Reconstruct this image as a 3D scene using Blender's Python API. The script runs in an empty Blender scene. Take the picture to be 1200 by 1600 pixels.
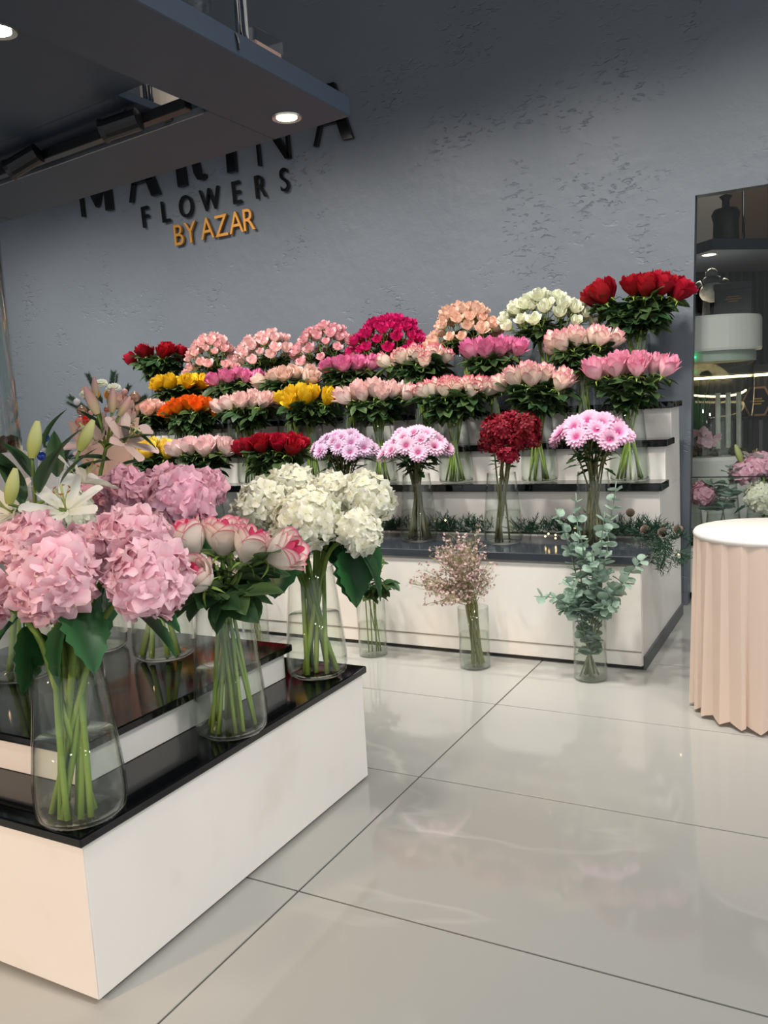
import bpy, bmesh, math, random
from mathutils import Vector, Matrix, Quaternion, Euler
random.seed(7)
rnd = random.random
def ru(a, b): return a + (b - a) * rnd()
PI = math.pi
K = 0.8            # layout units -> metres
SC = bpy.context.scene
COL = SC.collection

# ------------------------------------------------------------------ camera
YAW, PITCH, ROLL, FPX, H = math.radians(28.523), math.radians(82.846), math.radians(-3.235), 1318.15, 1.5
CR = Matrix.Rotation(YAW, 3, 'Z') @ Matrix.Rotation(PITCH, 3, 'X') @ Matrix.Rotation(ROLL, 3, 'Z')
cam = bpy.data.objects.new('camera', bpy.data.cameras.new('camera'))
COL.objects.link(cam)
cam.matrix_world = Matrix.Translation((0, 0, H * K)) @ CR.to_4x4()
cam.data.sensor_fit = 'HORIZONTAL'; cam.data.sensor_width = 36
cam.data.lens = FPX / 1200 * 36
cam.data.clip_start = .02
SC.camera = cam
CP = Vector((0, 0, H))
def ray(px, py): return CR @ Vector(((px - 600) / FPX, -(py - 800) / FPX, -1))
def onz(px, py, z): d = ray(px, py); return CP + d * ((z - H) / d.z)
def ony(px, py, y): d = ray(px, py); return CP + d * (y / d.y)
def dep(px, py, d): return CP + ray(px, py) * d

# ------------------------------------------------------------------ world, exposure
w = bpy.data.worlds.new('world'); SC.world = w; w.use_nodes = True
w.node_tree.nodes['Background'].inputs[0].default_value = (.93, .96, 1, 1)
w.node_tree.nodes['Background'].inputs[1].default_value = .95
SC.view_settings.view_transform = 'Standard'; SC.view_settings.look = 'None'
SC.view_settings.gamma = 1; SC.view_settings.use_curve_mapping = False
SC.view_settings.exposure = 0.0
SC.cycles.transparent_max_bounces = 28
SC.cycles.max_bounces = 8; SC.cycles.diffuse_bounces = 3; SC.cycles.glossy_bounces = 3
SC.cycles.caustics_reflective = False; SC.cycles.caustics_refractive = False

# ------------------------------------------------------------------ lights (the shop's ceiling spots and added fill spots)
def spot(x, y, z, tx, ty, tz, e, cone=100, col=(1, .97, .92), rad=.1, blend=.7):
    l = bpy.data.lights.new('spot_light', 'SPOT'); l.energy = e; l.color = col
    l.spot_size = math.radians(cone); l.spot_blend = blend; l.shadow_soft_size = rad
    o = bpy.data.objects.new('spot_light', l); COL.objects.link(o)
    o.location = Vector((x, y, z)) * K
    o.rotation_euler = (Vector((tx, ty, tz)) - Vector((x, y, z))).to_track_quat('-Z', 'Y').to_euler()
    return o
CEIL = 5.4
LZ = 4.35
COOL = (.93, .97, 1); WARM = (1, .62, .33); NEUT = (1, .95, .88)
for (x, y, e) in ((-7.6, 3.4, 300), (-6.2, 3.3, 300), (-4.8, 3.3, 270), (-3.4, 3.3, 270), (-2.0, 3.2, 260), (-.6, 3.1, 230), (.9, 2.8, 130)):
    spot(x, y, LZ, x + .35, 5.4, .9, e, 92, NEUT, .12, 1)
for (x, y, e) in ((-.6, 1.2, 50), (.7, 1.2, 50), (-.5, -.8, 90), (2.2, .5, 60)):
    spot(x, y, LZ, x - .2, y + .5, 0, e, 130, NEUT, .15, 1)
spot(1.7, 1.6, LZ, -1.7, 2.1, .2, 210, 60, NEUT, .15, 1)  # added fill spot from the right, brightens the front stand's side panel
spot(-2.9, -1.9, 2.3, -2.5, 1.4, .25, 230, 46, WARM, .12)  # added low warm spot behind the camera, tints the stand's near face

# ------------------------------------------------------------------ materials
def lin(h):
    h = h.lstrip('#'); o = []
    for i in (0, 2, 4):
        c = int(h[i:i + 2], 16) / 255
        o.append(c / 12.92 if c <= .04045 else ((c + .055) / 1.055) ** 2.4)
    return (*o, 1)
MATS = {}
def newmat(name):
    m = bpy.data.materials.new(name); m.use_nodes = True
    return m, m.node_tree.nodes, m.node_tree.links, m.node_tree.nodes['Principled BSDF']
def plain(name, col, rough=.5, metal=0, noise=0, scale=20, spec=.5, bump=0, coat=0):
    if name in MATS: return MATS[name]
    m, N, L, b = newmat(name)
    c = lin(col) if isinstance(col, str) else (*col, 1)
    b.inputs['Base Color'].default_value = c; b.inputs['Roughness'].default_value = rough
    b.inputs['Metallic'].default_value = metal; b.inputs['Specular IOR Level'].default_value = spec
    b.inputs['Coat Weight'].default_value = coat
    if noise or bump:
        tc = N.new('ShaderNodeTexCoord'); nt = N.new('ShaderNodeTexNoise')
        nt.inputs['Scale'].default_value = scale; nt.inputs['Detail'].default_value = 6
        L.new(tc.outputs['Object'], nt.inputs['Vector'])
        if noise:
            mx = N.new('ShaderNodeMix'); mx.data_type = 'RGBA'
            mx.inputs[6].default_value = tuple(v * (1 - noise) for v in c[:3]) + (1,)
            mx.inputs[7].default_value = tuple(min(1, v * (1 + noise)) for v in c[:3]) + (1,)
            L.new(nt.outputs['Fac'], mx.inputs[0]); L.new(mx.outputs[2], b.inputs['Base Color'])
        if bump:
            bp = N.new('ShaderNodeBump'); bp.inputs['Strength'].default_value = bump; bp.inputs['Distance'].default_value = .01
            L.new(nt.outputs['Fac'], bp.inputs['Height']); L.new(bp.outputs['Normal'], b.inputs['Normal'])
    MATS[name] = m; return m
def emit(name, col, s):
    if name in MATS: return MATS[name]
    m, N, L, b = newmat(name)
    b.inputs['Base Color'].default_value = (.02, .02, .02, 1)
    b.inputs['Emission Color'].default_value = (*col, 1); b.inputs['Emission Strength'].default_value = s
    MATS[name] = m; return m
def petal(name, base, edge, lo=.35, hi=.95, var=.12, trans=.3, rough=.55):
    """thin petal or leaf: colour runs from its base to its rim (attribute t), varies a little between pieces"""
    if name in MATS: return MATS[name]
    m, N, L, b = newmat(name)
    at = N.new('ShaderNodeAttribute'); at.attribute_name = 't'
    mr = N.new('ShaderNodeMapRange'); mr.inputs[1].default_value = lo; mr.inputs[2].default_value = hi
    mr.interpolation_type = 'SMOOTHSTEP'
    L.new(at.outputs['Fac'], mr.inputs[0])
    mx = N.new('ShaderNodeMix'); mx.data_type = 'RGBA'
    mx.inputs[6].default_value = lin(base); mx.inputs[7].default_value = lin(edge)
    L.new(mr.outputs[0], mx.inputs[0])
    oi = N.new('ShaderNodeObjectInfo')
    v2 = N.new('ShaderNodeMapRange'); v2.inputs[3].default_value = 1 - var; v2.inputs[4].default_value = 1 + var
    L.new(oi.outputs['Random'], v2.inputs[0])
    hs = N.new('ShaderNodeHueSaturation'); L.new(mx.outputs[2], hs.inputs['Color']); L.new(v2.outputs[0], hs.inputs['Value'])
    v3 = N.new('ShaderNodeMapRange'); v3.inputs[1].default_value = 1; v3.inputs[2].default_value = 0
    v3.inputs[3].default_value = .496; v3.inputs[4].default_value = .503
    L.new(oi.outputs['Random'], v3.inputs[0]); L.new(v3.outputs[0], hs.inputs['Hue'])
    L.new(hs.outputs[0], b.inputs['Base Color'])
    b.inputs['Roughness'].default_value = rough; b.inputs['Specular IOR Level'].default_value = .3
    tr = N.new('ShaderNodeBsdfTranslucent'); L.new(hs.outputs[0], tr.inputs['Color'])
    ms = N.new('ShaderNodeMixShader'); ms.inputs[0].default_value = trans
    L.new(b.outputs[0], ms.inputs[1]); L.new(tr.outputs[0], ms.inputs[2])
    L.new(ms.outputs[0], N['Material Output'].inputs['Surface'])
    MATS[name] = m; return m
def glass(name, tint=(.97, .985, .975), ior=1.45, rough=.015):
    if name in MATS: return MATS[name]
    m, N, L, b = newmat(name); N.remove(b)
    f0 = ((ior - 1) / (ior + 1)) ** 2
    lw = N.new('ShaderNodeLayerWeight'); lw.inputs['Blend'].default_value = .5
    pw = N.new('ShaderNodeMath'); pw.operation = 'POWER'; pw.inputs[1].default_value = 4.5; L.new(lw.outputs['Facing'], pw.inputs[0])
    fr = N.new('ShaderNodeMath'); fr.operation = 'MULTIPLY_ADD'; fr.inputs[1].default_value = 1 - f0; fr.inputs[2].default_value = f0
    L.new(pw.outputs[0], fr.inputs[0])
    tr = N.new('ShaderNodeBsdfTransparent'); tr.inputs[0].default_value = (*tint, 1)
    gl = N.new('ShaderNodeBsdfGlossy'); gl.inputs['Roughness'].default_value = rough
    ms = N.new('ShaderNodeMixShader')
    L.new(fr.outputs[0], ms.inputs[0]); L.new(tr.outputs[0], ms.inputs[1]); L.new(gl.outputs[0], ms.inputs[2])
    L.new(ms.outputs[0], N['Material Output'].inputs['Surface'])
    MATS[name] = m; return m
def mat_wall():
    m, N, L, b = newmat('grey_blue_plaster')
    tc = N.new('ShaderNodeTexCoord')
    n1 = N.new('ShaderNodeTexNoise'); n1.inputs['Scale'].default_value = 1.1; n1.inputs['Detail'].default_value = 5
    L.new(tc.outputs['Object'], n1.inputs['Vector'])
    mx = N.new('ShaderNodeMix'); mx.data_type = 'RGBA'
    mx.inputs[6].default_value = (.108, .126, .15, 1); mx.inputs[7].default_value = (.155, .175, .2, 1)
    L.new(n1.outputs['Fac'], mx.inputs[0])
    # trowel gouges: sparse slanted nicks gathered in clusters
    mp = N.new('ShaderNodeMapping'); mp.inputs['Rotation'].default_value = (0, .75, 0); mp.inputs['Scale'].default_value = (22, 22, 50)
    L.new(tc.outputs['Object'], mp.inputs['Vector'])
    n2 = N.new('ShaderNodeTexNoise'); n2.inputs['Scale'].default_value = 1.0; n2.inputs['Detail'].default_value = 3; n2.inputs['Distortion'].default_value = .6
    L.new(mp.outputs[0], n2.inputs['Vector'])
    r2 = N.new('ShaderNodeMapRange'); r2.inputs[1].default_value = .58; r2.inputs[2].default_value = .70; L.new(n2.outputs['Fac'], r2.inputs[0])
    n3 = N.new('ShaderNodeTexNoise'); n3.inputs['Scale'].default_value = 2.6; n3.inputs['Detail'].default_value = 2
    L.new(tc.outputs['Object'], n3.inputs['Vector'])
    r3 = N.new('ShaderNodeMapRange'); r3.inputs[1].default_value = .52; r3.inputs[2].default_value = .68; L.new(n3.outputs['Fac'], r3.inputs[0])
    mu = N.new('ShaderNodeMath'); mu.operation = 'MULTIPLY'; L.new(r2.outputs[0], mu.inputs[0]); L.new(r3.outputs[0], mu.inputs[1])
    n4 = N.new('ShaderNodeTexNoise'); n4.inputs['Scale'].default_value = 14; n4.inputs['Detail'].default_value = 8
    L.new(tc.outputs['Object'], n4.inputs['Vector'])
    sb = N.new('ShaderNodeMath'); sb.operation = 'MULTIPLY_ADD'; sb.inputs[1].default_value = -1.0
    m4 = N.new('ShaderNodeMath'); m4.operation = 'MULTIPLY'; m4.inputs[1].default_value = .4
    L.new(n4.outputs['Fac'], m4.inputs[0])
    L.new(mu.outputs[0], sb.inputs[0]); L.new(m4.outputs[0], sb.inputs[2])
    bp = N.new('ShaderNodeBump'); bp.inputs['Strength'].default_value = .55; bp.inputs['Distance'].default_value = .012
    L.new(sb.outputs[0], bp.inputs['Height']); L.new(bp.outputs['Normal'], b.inputs['Normal'])
    L.new(mx.outputs[2], b.inputs['Base Color'])
    b.inputs['Roughness'].default_value = .42; b.inputs['Specular IOR Level'].default_value = .35
    MATS['wall'] = m; return m
def mat_marble(name, c0, c1, vein, rough, scale=1.0, vs=.5, vw=.02):
    """polished stone with soft clouds and thin wandering veins, laid out in the room's own coordinates"""
    m, N, L, b = newmat(name)
    g = N.new('ShaderNodeNewGeometry')
    n1 = N.new('ShaderNodeTexNoise'); n1.inputs['Scale'].default_value = .8 * scale; n1.inputs['Detail'].default_value = 7; n1.inputs['Distortion'].default_value = .8
    mp = N.new('ShaderNodeMapping'); mp.inputs['Rotation'].default_value = (0, 0, -.45); mp.inputs['Scale'].default_value = (.45, 1.3, 1)
    L.new(g.outputs['Position'], mp.inputs['Vector']); L.new(mp.outputs[0], n1.inputs['Vector'])
    mx = N.new('ShaderNodeMix'); mx.data_type = 'RGBA'; mx.inputs[6].default_value = c0; mx.inputs[7].default_value = c1
    L.new(n1.outputs['Fac'], mx.inputs[0])
    n2 = N.new('ShaderNodeTexNoise'); n2.inputs['Scale'].default_value = vs * scale; n2.inputs['Detail'].default_value = 6; n2.inputs['Distortion'].default_value = .3
    L.new(mp.outputs[0], n2.inputs['Vector'])
    s = N.new('ShaderNodeMath'); s.operation = 'SUBTRACT'; s.inputs[1].default_value = .5; L.new(n2.outputs['Fac'], s.inputs[0])
    a = N.new('ShaderNodeMath'); a.operation = 'ABSOLUTE'; L.new(s.outputs[0], a.inputs[0])
    r = N.new('ShaderNodeMapRange'); r.inputs[1].default_value = 0; r.inputs[2].default_value = vw; r.inputs[3].default_value = 1; r.inputs[4].default_value = 0
    L.new(a.outputs[0], r.inputs[0])
    n3 = N.new('ShaderNodeTexNoise'); n3.inputs['Scale'].default_value = 1.3 * scale; L.new(g.outputs['Position'], n3.inputs['Vector'])
    r3 = N.new('ShaderNodeMapRange'); r3.inputs[1].default_value = .48; r3.inputs[2].default_value = .66; r3.inputs[4].default_value = .45; L.new(n3.outputs['Fac'], r3.inputs[0])
    mu = N.new('ShaderNodeMath'); mu.operation = 'MULTIPLY'; L.new(r.outputs[0], mu.inputs[0]); L.new(r3.outputs[0], mu.inputs[1])
    m2 = N.new('ShaderNodeMix'); m2.data_type = 'RGBA'; m2.inputs[7].default_value = vein
    L.new(mx.outputs[2], m2.inputs[6]); L.new(mu.outputs[0], m2.inputs[0])
    L.new(m2.outputs[2], b.inputs['Base Color']); b.inputs['Roughness'].default_value = rough
    MATS[name] = m; return m
def mat_laminate(name, col, stain):
    m, N, L, b = newmat(name)
    tc = N.new('ShaderNodeTexCoord')
    n = N.new('ShaderNodeTexNoise'); n.inputs['Scale'].default_value = 3.5; n.inputs['Detail'].default_value = 8
    L.new(tc.outputs['Object'], n.inputs['Vector'])
    r = N.new('ShaderNodeMapRange'); r.inputs[1].default_value = .55; r.inputs[2].default_value = .85; r.inputs[4].default_value = .35
    L.new(n.outputs['Fac'], r.inputs[0])
    mx = N.new('ShaderNodeMix'); mx.data_type = 'RGBA'; mx.inputs[6].default_value = lin(col); mx.inputs[7].default_value = lin(stain)
    L.new(r.outputs[0], mx.inputs[0]); L.new(mx.outputs[2], b.inputs['Base Color'])
    b.inputs['Roughness'].default_value = .38
    MATS[name] = m; return m

WALL = mat_wall()
TILE = mat_marble('polished_grey_marble_tile', lin('9f9f9b'), lin('b5b5b0'), lin('d2d0cb'), .045, 1.0, .42, .006)
BLACK = mat_marble('black_granite', lin('06080a'), lin('0c0e11'), lin('1c2024'), .06, 4, 1.2, .006)
DMARB = mat_marble('dark_veined_marble', lin('2c3138'), lin('3e444c'), lin('9aa0a6'), .15, 3.0, .8, .008)
WHITE = mat_laminate('white_laminate', 'eae6e0', 'b5a58c')
GROUT = plain('dark_grout', '55554f', .9)
DARK = plain('dark_blue_grey_paint', '2e3948', .55, noise=.12, scale=6)
CEILM = plain('black_ceiling_paint', '101418', .9)
CHROME = plain('chrome', 'd8dade', .08, 1)
PLINTH = plain('grey_plinth', 'a8a49b', .5, noise=.1, scale=9)
GLASS = glass('clear_vase_glass')
WATER = glass('water', (.965, .98, .955), 1.33, .02)
PANEG = glass('window_glass', (.93, .95, .94), 1.25)
STEM = petal('flower_stem_green', '7d9440', '5f7a35', .2, .9, .2, .0)
WSTEM = petal('woody_stem_brown', '5c5a35', '6b6a3c', .2, .9, .2, .0)
LEAF = petal('rose_leaf_green', '33482b', '4b6238', .0, 1, .3, .25, .45)
LEAF2 = petal('dark_leaf_green', '263f28', '3b5935', .0, 1, .2, .25, .4)
EUC = petal('eucalyptus_leaf', '7f9a8a', '9fb6a6', 0, 1, .22, .25, .6)

# ------------------------------------------------------------------ mesh helpers (layout units; scaled by K when built)
class MB:
    def __init__(s): s.v = []; s.f = []; s.t = []; s.m = []; s.cm = 0
    def pt(s, p, t=0.): s.v.append(Vector(p)); s.t.append(t); return len(s.v) - 1
    def fc(s, *i): s.f.append(i); s.m.append(s.cm)
    def grid(s, fn, nu, nv, closed=False):
        b = len(s.v)
        cu = nu if closed else nu + 1
        for j in range(nv + 1):
            for i in range(cu):
                r = fn(i / nu, j / nv); s.pt(r[0], r[1])
        for j in range(nv):
            for i in range(nu):
                i2 = (i + 1) % cu
                s.fc(b + j * cu + i, b + j * cu + i2, b + (j + 1) * cu + i2, b + (j + 1) * cu + i)
    def tube(s, pts, radii, n=6, cap=True):
        pts = [Vector(p) for p in pts]; b = len(s.v); ref = None; k = len(pts)
        if not isinstance(radii, (list, tuple)): radii = [radii] * k
        for j, p in enumerate(pts):
            d = (pts[min(j + 1, k - 1)] - pts[max(j - 1, 0)]).normalized()
            if ref is None: ref = d.orthogonal().normalized()
            ref = (ref - d * ref.dot(d)).normalized(); o = d.cross(ref)
            for i in range(n):
                a = 2 * PI * i / n
                s.pt(p + (ref * math.cos(a) + o * math.sin(a)) * radii[j], j / (k - 1))
        for j in range(k - 1):
            for i in range(n):
                i2 = (i + 1) % n
                s.fc(b + j * n + i, b + j * n + i2, b + (j + 1) * n + i2, b + (j + 1) * n + i)
        if cap:
            s.fc(*[b + i for i in reversed(range(n))]); s.fc(*[b + (k - 1) * n + i for i in range(n)])
    def lathe(s, prof, n=24, c=(0, 0, 0), cap0=True, cap1=True):
        b = len(s.v); c = Vector(c); k = len(prof)
        for j, (r, z) in enumerate(prof):
            for i in range(n):
                a = 2 * PI * i / n
                s.pt(c + Vector((r * math.cos(a), r * math.sin(a), z)), j / (k - 1))
        for j in range(k - 1):
            for i in range(n):
                i2 = (i + 1) % n
                s.fc(b + j * n + i, b + j * n + i2, b + (j + 1) * n + i2, b + (j + 1) * n + i)
        if cap0: s.fc(*[b + i for i in reversed(range(n))])
        if cap1: s.fc(*[b + (k - 1) * n + i for i in range(n)])
    def box(s, x0, x1, y0, y1, z0, z1, bev=0.):
        bm = bmesh.new(); bmesh.ops.create_cube(bm, size=1)
        for v in bm.verts:
            v.co = Vector((x0 + (v.co.x + .5) * (x1 - x0), y0 + (v.co.y + .5) * (y1 - y0), z0 + (v.co.z + .5) * (z1 - z0)))
        if bev: bmesh.ops.bevel(bm, geom=list(bm.edges), offset=bev, segments=1, affect='EDGES')
        bm.verts.index_update(); b = len(s.v)
        for v in bm.verts: s.pt(v.co)
        for f in bm.faces: s.fc(*[b + v.index for v in f.verts])
        bm.free()
    def prism(s, poly, y0, y1):
        """polygon in the x-z plane, counter-clockwise seen from -y, given depth along y"""
        b = len(s.v); n = len(poly)
        for (x, z) in poly: s.pt((x, y0, z))
        for (x, z) in poly: s.pt((x, y1, z))
        s.fc(*[b + i for i in range(n)]); s.fc(*[b + n + i for i in reversed(range(n))])
        for i in range(n):
            j = (i + 1) % n; s.fc(b + j, b + i, b + n + i, b + n + j)
    def ball(s, c, r, n=8, m=6, sz=1):
        c = Vector(c)
        s.lathe([(max(1e-4, r * math.sin(PI * j / m)), -r * sz * math.cos(PI * j / m)) for j in range(m + 1)], n, c, False, False)
    def mesh(s, name, mats, smooth=True):
        me = bpy.data.meshes.new(name)
        me.from_pydata([tuple(v * K) for v in s.v], [], s.f)
        a = me.attributes.new('t', 'FLOAT', 'POINT'); a.data.foreach_set('value', s.t)
        for m in (mats if isinstance(mats, (list, tuple)) else [mats]): me.materials.append(m)
        me.polygons.foreach_set('material_index', s.m)
        me.polygons.foreach_set('use_smooth', [smooth] * len(s.f))
        me.update(); return me
def obj(name, data, parent=None, loc=(0, 0, 0), q=None, sc=1.0):
    o = bpy.data.objects.new(name, data); COL.objects.link(o)
    o.location = Vector(loc) * K
    if q is not None: o.rotation_mode = 'QUATERNION'; o.rotation_quaternion = q
    o.scale = (sc, sc, sc) if isinstance(sc, (int, float)) else sc
    if parent: o.parent = parent
    return o
def tag(o, label=None, cat=None, group=None, kind=None):
    if label: o['label'] = label
    if cat: o['category'] = cat
    if group: o['group'] = group
    if kind: o['kind'] = kind
    return o
def thing(name, label, cat, loc=(0, 0, 0), group=None):
    return tag(obj(name, None, None, loc), label, cat, group)
def build(name, mb, mats, parent=None, loc=(0, 0, 0), smooth=False, q=None):
    return obj(name, mb.mesh(name, mats, smooth), parent, loc, q)
def boxo(name, mat, parent, *a, bev=.002, off=(0, 0, 0)):
    mb = MB(); x0, x1, y0, y1, z0, z1 = a
    mb.box(x0 - off[0], x1 - off[0], y0 - off[1], y1 - off[1], z0 - off[2], z1 - off[2], bev)
    return build(name, mb, mat, parent)
def aim(d, spin=None):
    q = Vector(d).to_track_quat('Z', 'Y')
    return q @ Quaternion((0, 0, 1), ru(0, 2 * PI) if spin is None else spin)
def bez(a, b, c, n=8):
    a, b, c = Vector(a), Vector(b), Vector(c)
    return [a * (1 - t) ** 2 + b * 2 * t * (1 - t) + c * t * t for t in [i / n for i in range(n + 1)]]
#==STRUCTURE==
# ================================================================== the room
WY = 6.05                                             # back wall
def struct(o): o['kind'] = 'structure'; return o
XL, XR, YF, YB = -8.6, 3.0, -3.2, 9.9
mb = MB(); mb.box(XL, XR, YF, YB, -.1, -.004); floor = struct(build('floor', mb, GROUT))
TX, TY, G = 1.76, .88, .0035
mb = MB(); mb.box(G, TX - G, G, TY - G, -.03, 0, .0015); tme = mb.mesh('tile', TILE, False)
for k in range(-5, 3):
    for r in range(-6, 9):
        x, y = -1.487 + k * TX, 2.03 + r * TY
        if x < XL - TX or x > XR or (y > WY + .2 and not (-3.3 < x < 1)): continue
        obj('tile', tme, floor, (x, y, 0))
OX0, OX1, OXR, OZ = -.918, -.842, 1.6, 2.75           # glazed opening in the back wall
mb = MB()
mb.prism([(XL, 0), (OX0, 0), (OX1, OZ), (OXR, OZ), (OXR, 0), (XR, 0), (XR, CEIL), (XL, CEIL)], WY, WY + .1)
struct(build('wall_back', mb, WALL))
mb = MB(); mb.box(XL - .1, XL, YF, WY, 0, CEIL); struct(build('wall_left', mb, WALL))
mb = MB(); mb.box(XL, XR, YF, YB, CEIL, CEIL + .1); struct(build('ceiling', mb, CEILM))
BAYD = plain('black_bay_paint', '1c2126', .6)
for nm, a in (('wall_bay_left', (-2.6, -2.5, WY + .1, YB, 0, CEIL)), ('wall_bay_right', (1.7, 1.8, WY + .1, YB, 0, CEIL)), ('wall_bay_end', (-2.5, 1.7, YB - .1, YB, 0, CEIL))):
    mb = MB(); mb.box(*a); struct(build(nm, mb, BAYD))
# glazed panel: two panes with a thin dark joint
zj = ony(1140, 746, WY).z
win = struct(obj('window_1', None))
def panep(z0, z1):
    f = lambda z: OX0 + (OX1 - OX0) * z / OZ
    m = MB(); m.prism([(f(z0), z0), (OXR, z0), (OXR, z1), (f(z1), z1)], WY + .03, WY + .038); return m
build('pane', panep(.0, zj - .004), PANEG, win); build('pane', panep(zj + .004, OZ), PANEG, win)
build('joint', panep(zj - .004, zj + .004), plain('dark_joint', '14181c', .5), win)

# ================================================================== furniture
# ---- front two-sided stepped stand
FS = (-2.4, 2.1, 0)
st = thing('display_stand', 'low white stepped flower stand with black stone tops in the foreground', 'display stand', FS)
def fs(nm, mat, *a, bev=.002): return boxo(nm, mat, st, *a, bev=bev, off=FS)
fx0, fx1, fy0, fy1 = -3.2, -1.672, 1.385, 2.815
fs('plinth', PLINTH, fx0 + .02, fx1 - .02, fy0 + .02, fy1 - .02, 0, .02, bev=0)
fs('body', WHITE, fx0, fx1 - .012, fy0 + .012, fy1, .018, .443)
fs('side_panel', WHITE, fx1 - .0115, fx1, fy0 + .001, fy1, .016, .443)
fs('front_panel', WHITE, fx0, fx1 - .001, fy0, fy0 + .0115, .016, .443)
fs('top_slab', BLACK, fx0 - .012, fx1 + .015, fy0 - .018, fy1 + .015, .4435, .472, bev=.004)
sx0, sx1, sy0, sy1 = -3.0, -1.89, 1.585, 2.60
fs('step_riser', WHITE, sx0, sx1, sy0, sy1, .4725, .574)
fs('step_slab', BLACK, sx0 - .02, sx1 + .025, sy0 - .025, sy1 + .025, .5745, .602, bev=.004)
# ---- tiered stand along the back wall
BX0, BX1, BYB = -5.75, -.92, 5.80
TIERS = [(4.53, .585, .632), (5.08, .917, .965), (5.28, 1.165, 1.207), (5.50, 1.39, 1.43)]
BS = (-3.3, 5.3, 0)
bs = thing('tiered_flower_stand', 'long white tiered flower stand with dark stone shelves along the wall', 'display stand', BS)
def bsb(nm, mat, *a, bev=.002): return boxo(nm, mat, bs, *a, bev=bev, off=BS)
bsb('plinth', plain('dark_plinth', '3a3b3b', .6), BX0 + .02, BX1 - .005, 4.545, BYB - .001, 0, .025, bev=0)
bsb('lower_rail', WHITE, BX0, BX1 - .004, 4.519, 4.53, .025, .10)
bsb('end_trim', plain('dark_grey_trim', '55585a', .5), BX1 - .001, BX1 + .012, 4.54, BYB - .006, .0, .075, bev=0)
zprev = .025
for i, (y, zb, zt) in enumerate(TIERS):
    bsb('riser', WHITE, BX0, BX1, y, BYB, zprev if i else .025, zb)
    if i == 0: bsb('front_panel', WHITE, BX0, BX1 - .002, y - .016, y - .0005, .108, zb - .012)
    yb = TIERS[i + 1][0] - .001 if i < 3 else BYB
    bsb('shelf_slab', DMARB if i == 0 else BLACK, BX0 - .02, BX1 + (.02 if i else .012), y - .03, yb, zb + .0005, zt, bev=.004)
    zprev = zt if i == 3 else TIERS[i][1] + .001
# ---- round table with pleated skirt
tx, ty, tr, tz = -.245, 4.16, .352, .85
tb = thing('cocktail_table', 'round white table with a pleated peach cloth skirt at the right', 'table', (tx, ty, 0))
mb = MB(); mb.lathe([(tr - .006, tz - .03), (tr + .002, tz - .026), (tr + .004, tz - .012), (tr - .004, tz), (.001, tz)], 64, cap1=False)
build('table_top', mb, plain('white_table_top', 'f2ece6', .5), tb, smooth=True)
NP = 24
def skirt(u, v):
    ph = u * NP; fr = ph % 1; kk = int(ph) % NP
    saw = (fr / .72 if fr < .72 else (1 - fr) / .28)
    amp = .006 + .024 * v ** .8 + .006 * math.sin(kk * 2.3) * v
    r = tr - .004 + amp * (saw - .35) + .012 * v
    a = u * 2 * PI + .05 * math.sin(kk * 1.7) * v * .6
    z = (tz - .012) * (1 - v) + (.012 + .016 * (1 - saw)) * v
    return (r * math.cos(a), r * math.sin(a), z), v
mb = MB(); mb.grid(skirt, NP * 7, 14, True)
build('skirt', mb, petal('peach_cloth', 'f2dccb', 'f2dccb', 0, 1, 0, .22, .8), tb, smooth=False)
for a in (.6, 2.7, 4.8):
    mb = MB(); mb.tube([(.2 * math.cos(a), .2 * math.sin(a), 0), (.2 * math.cos(a), .2 * math.sin(a), tz - .04)], .018, 8)
    build('leg', mb, CHROME, tb)
# ---- hanging shelf ring over the front stand
CZ, CT = 2.5, .065
cx0, cx1, cy0, cy1 = -3.9, -1.5, .1, 2.68
hs = thing('hanging_shelf', 'dark rectangular ring shelf hanging from the ceiling over the front stand', 'hanging shelf', (-2.7, 1.4, CZ))
HO = (-2.7, 1.4, CZ)
SKEW = .12                                            # the ring hangs slightly out of square with the wall
def hb(nm, mat, *a, bev=.003):
    mb = MB(); x0, x1, y0, y1, z0, z1 = a; mb.box(x0 - HO[0], x1 - HO[0], y0 - HO[1], y1 - HO[1], z0 - HO[2], z1 - HO[2], bev)
    for v in mb.v: v.y += SKEW * (cx1 - HO[0] - v.x)
    return build(nm, mb, mat, hs)
ix1, iy1 = -1.85, 2.30
hb('beam', DARK, ix1, cx1, cy0, cy1, CZ, CZ + CT)
hb('beam', DARK, cx0 + .35, ix1 - .0005, iy1, cy1, CZ, CZ + CT)
hb('beam', DARK, cx0, cx0 + .3495, cy0, cy1, CZ, CZ + CT)
hb('beam', DARK, cx0 + .35, ix1 - .0005, cy0, cy0 + .3, CZ, CZ + CT)
hb('cover_board', DARK, cx0, ix1 - .002, cy0 + .01, 2.13, CZ + CT + .0005, CZ + CT + .03)
xh = onz(221, 165, CZ + CT).x
hb('cover_board', DARK, cx0, xh, 2.1305, cy1 - .01, CZ + CT + .0005, CZ + CT + .03)
hb('edge_trim', plain('grey_metal_trim', '8a9096', .35, .6), cx0 + .4, ix1 - .02, iy1 - .006, iy1 - .0005, CZ - .004, CZ + .02, bev=0)
hb('light_track', plain('black_metal', '0d0f12', .4), cx0 + .4, ix1 - .03, iy1 - .085, iy1 - .045, CZ - .005, CZ + .03)
hb('track_bracket', MATS['black_metal'], ix1 - .2, ix1 - .16, iy1 - .05, iy1 - .006, CZ + .005, CZ + .02)
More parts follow.
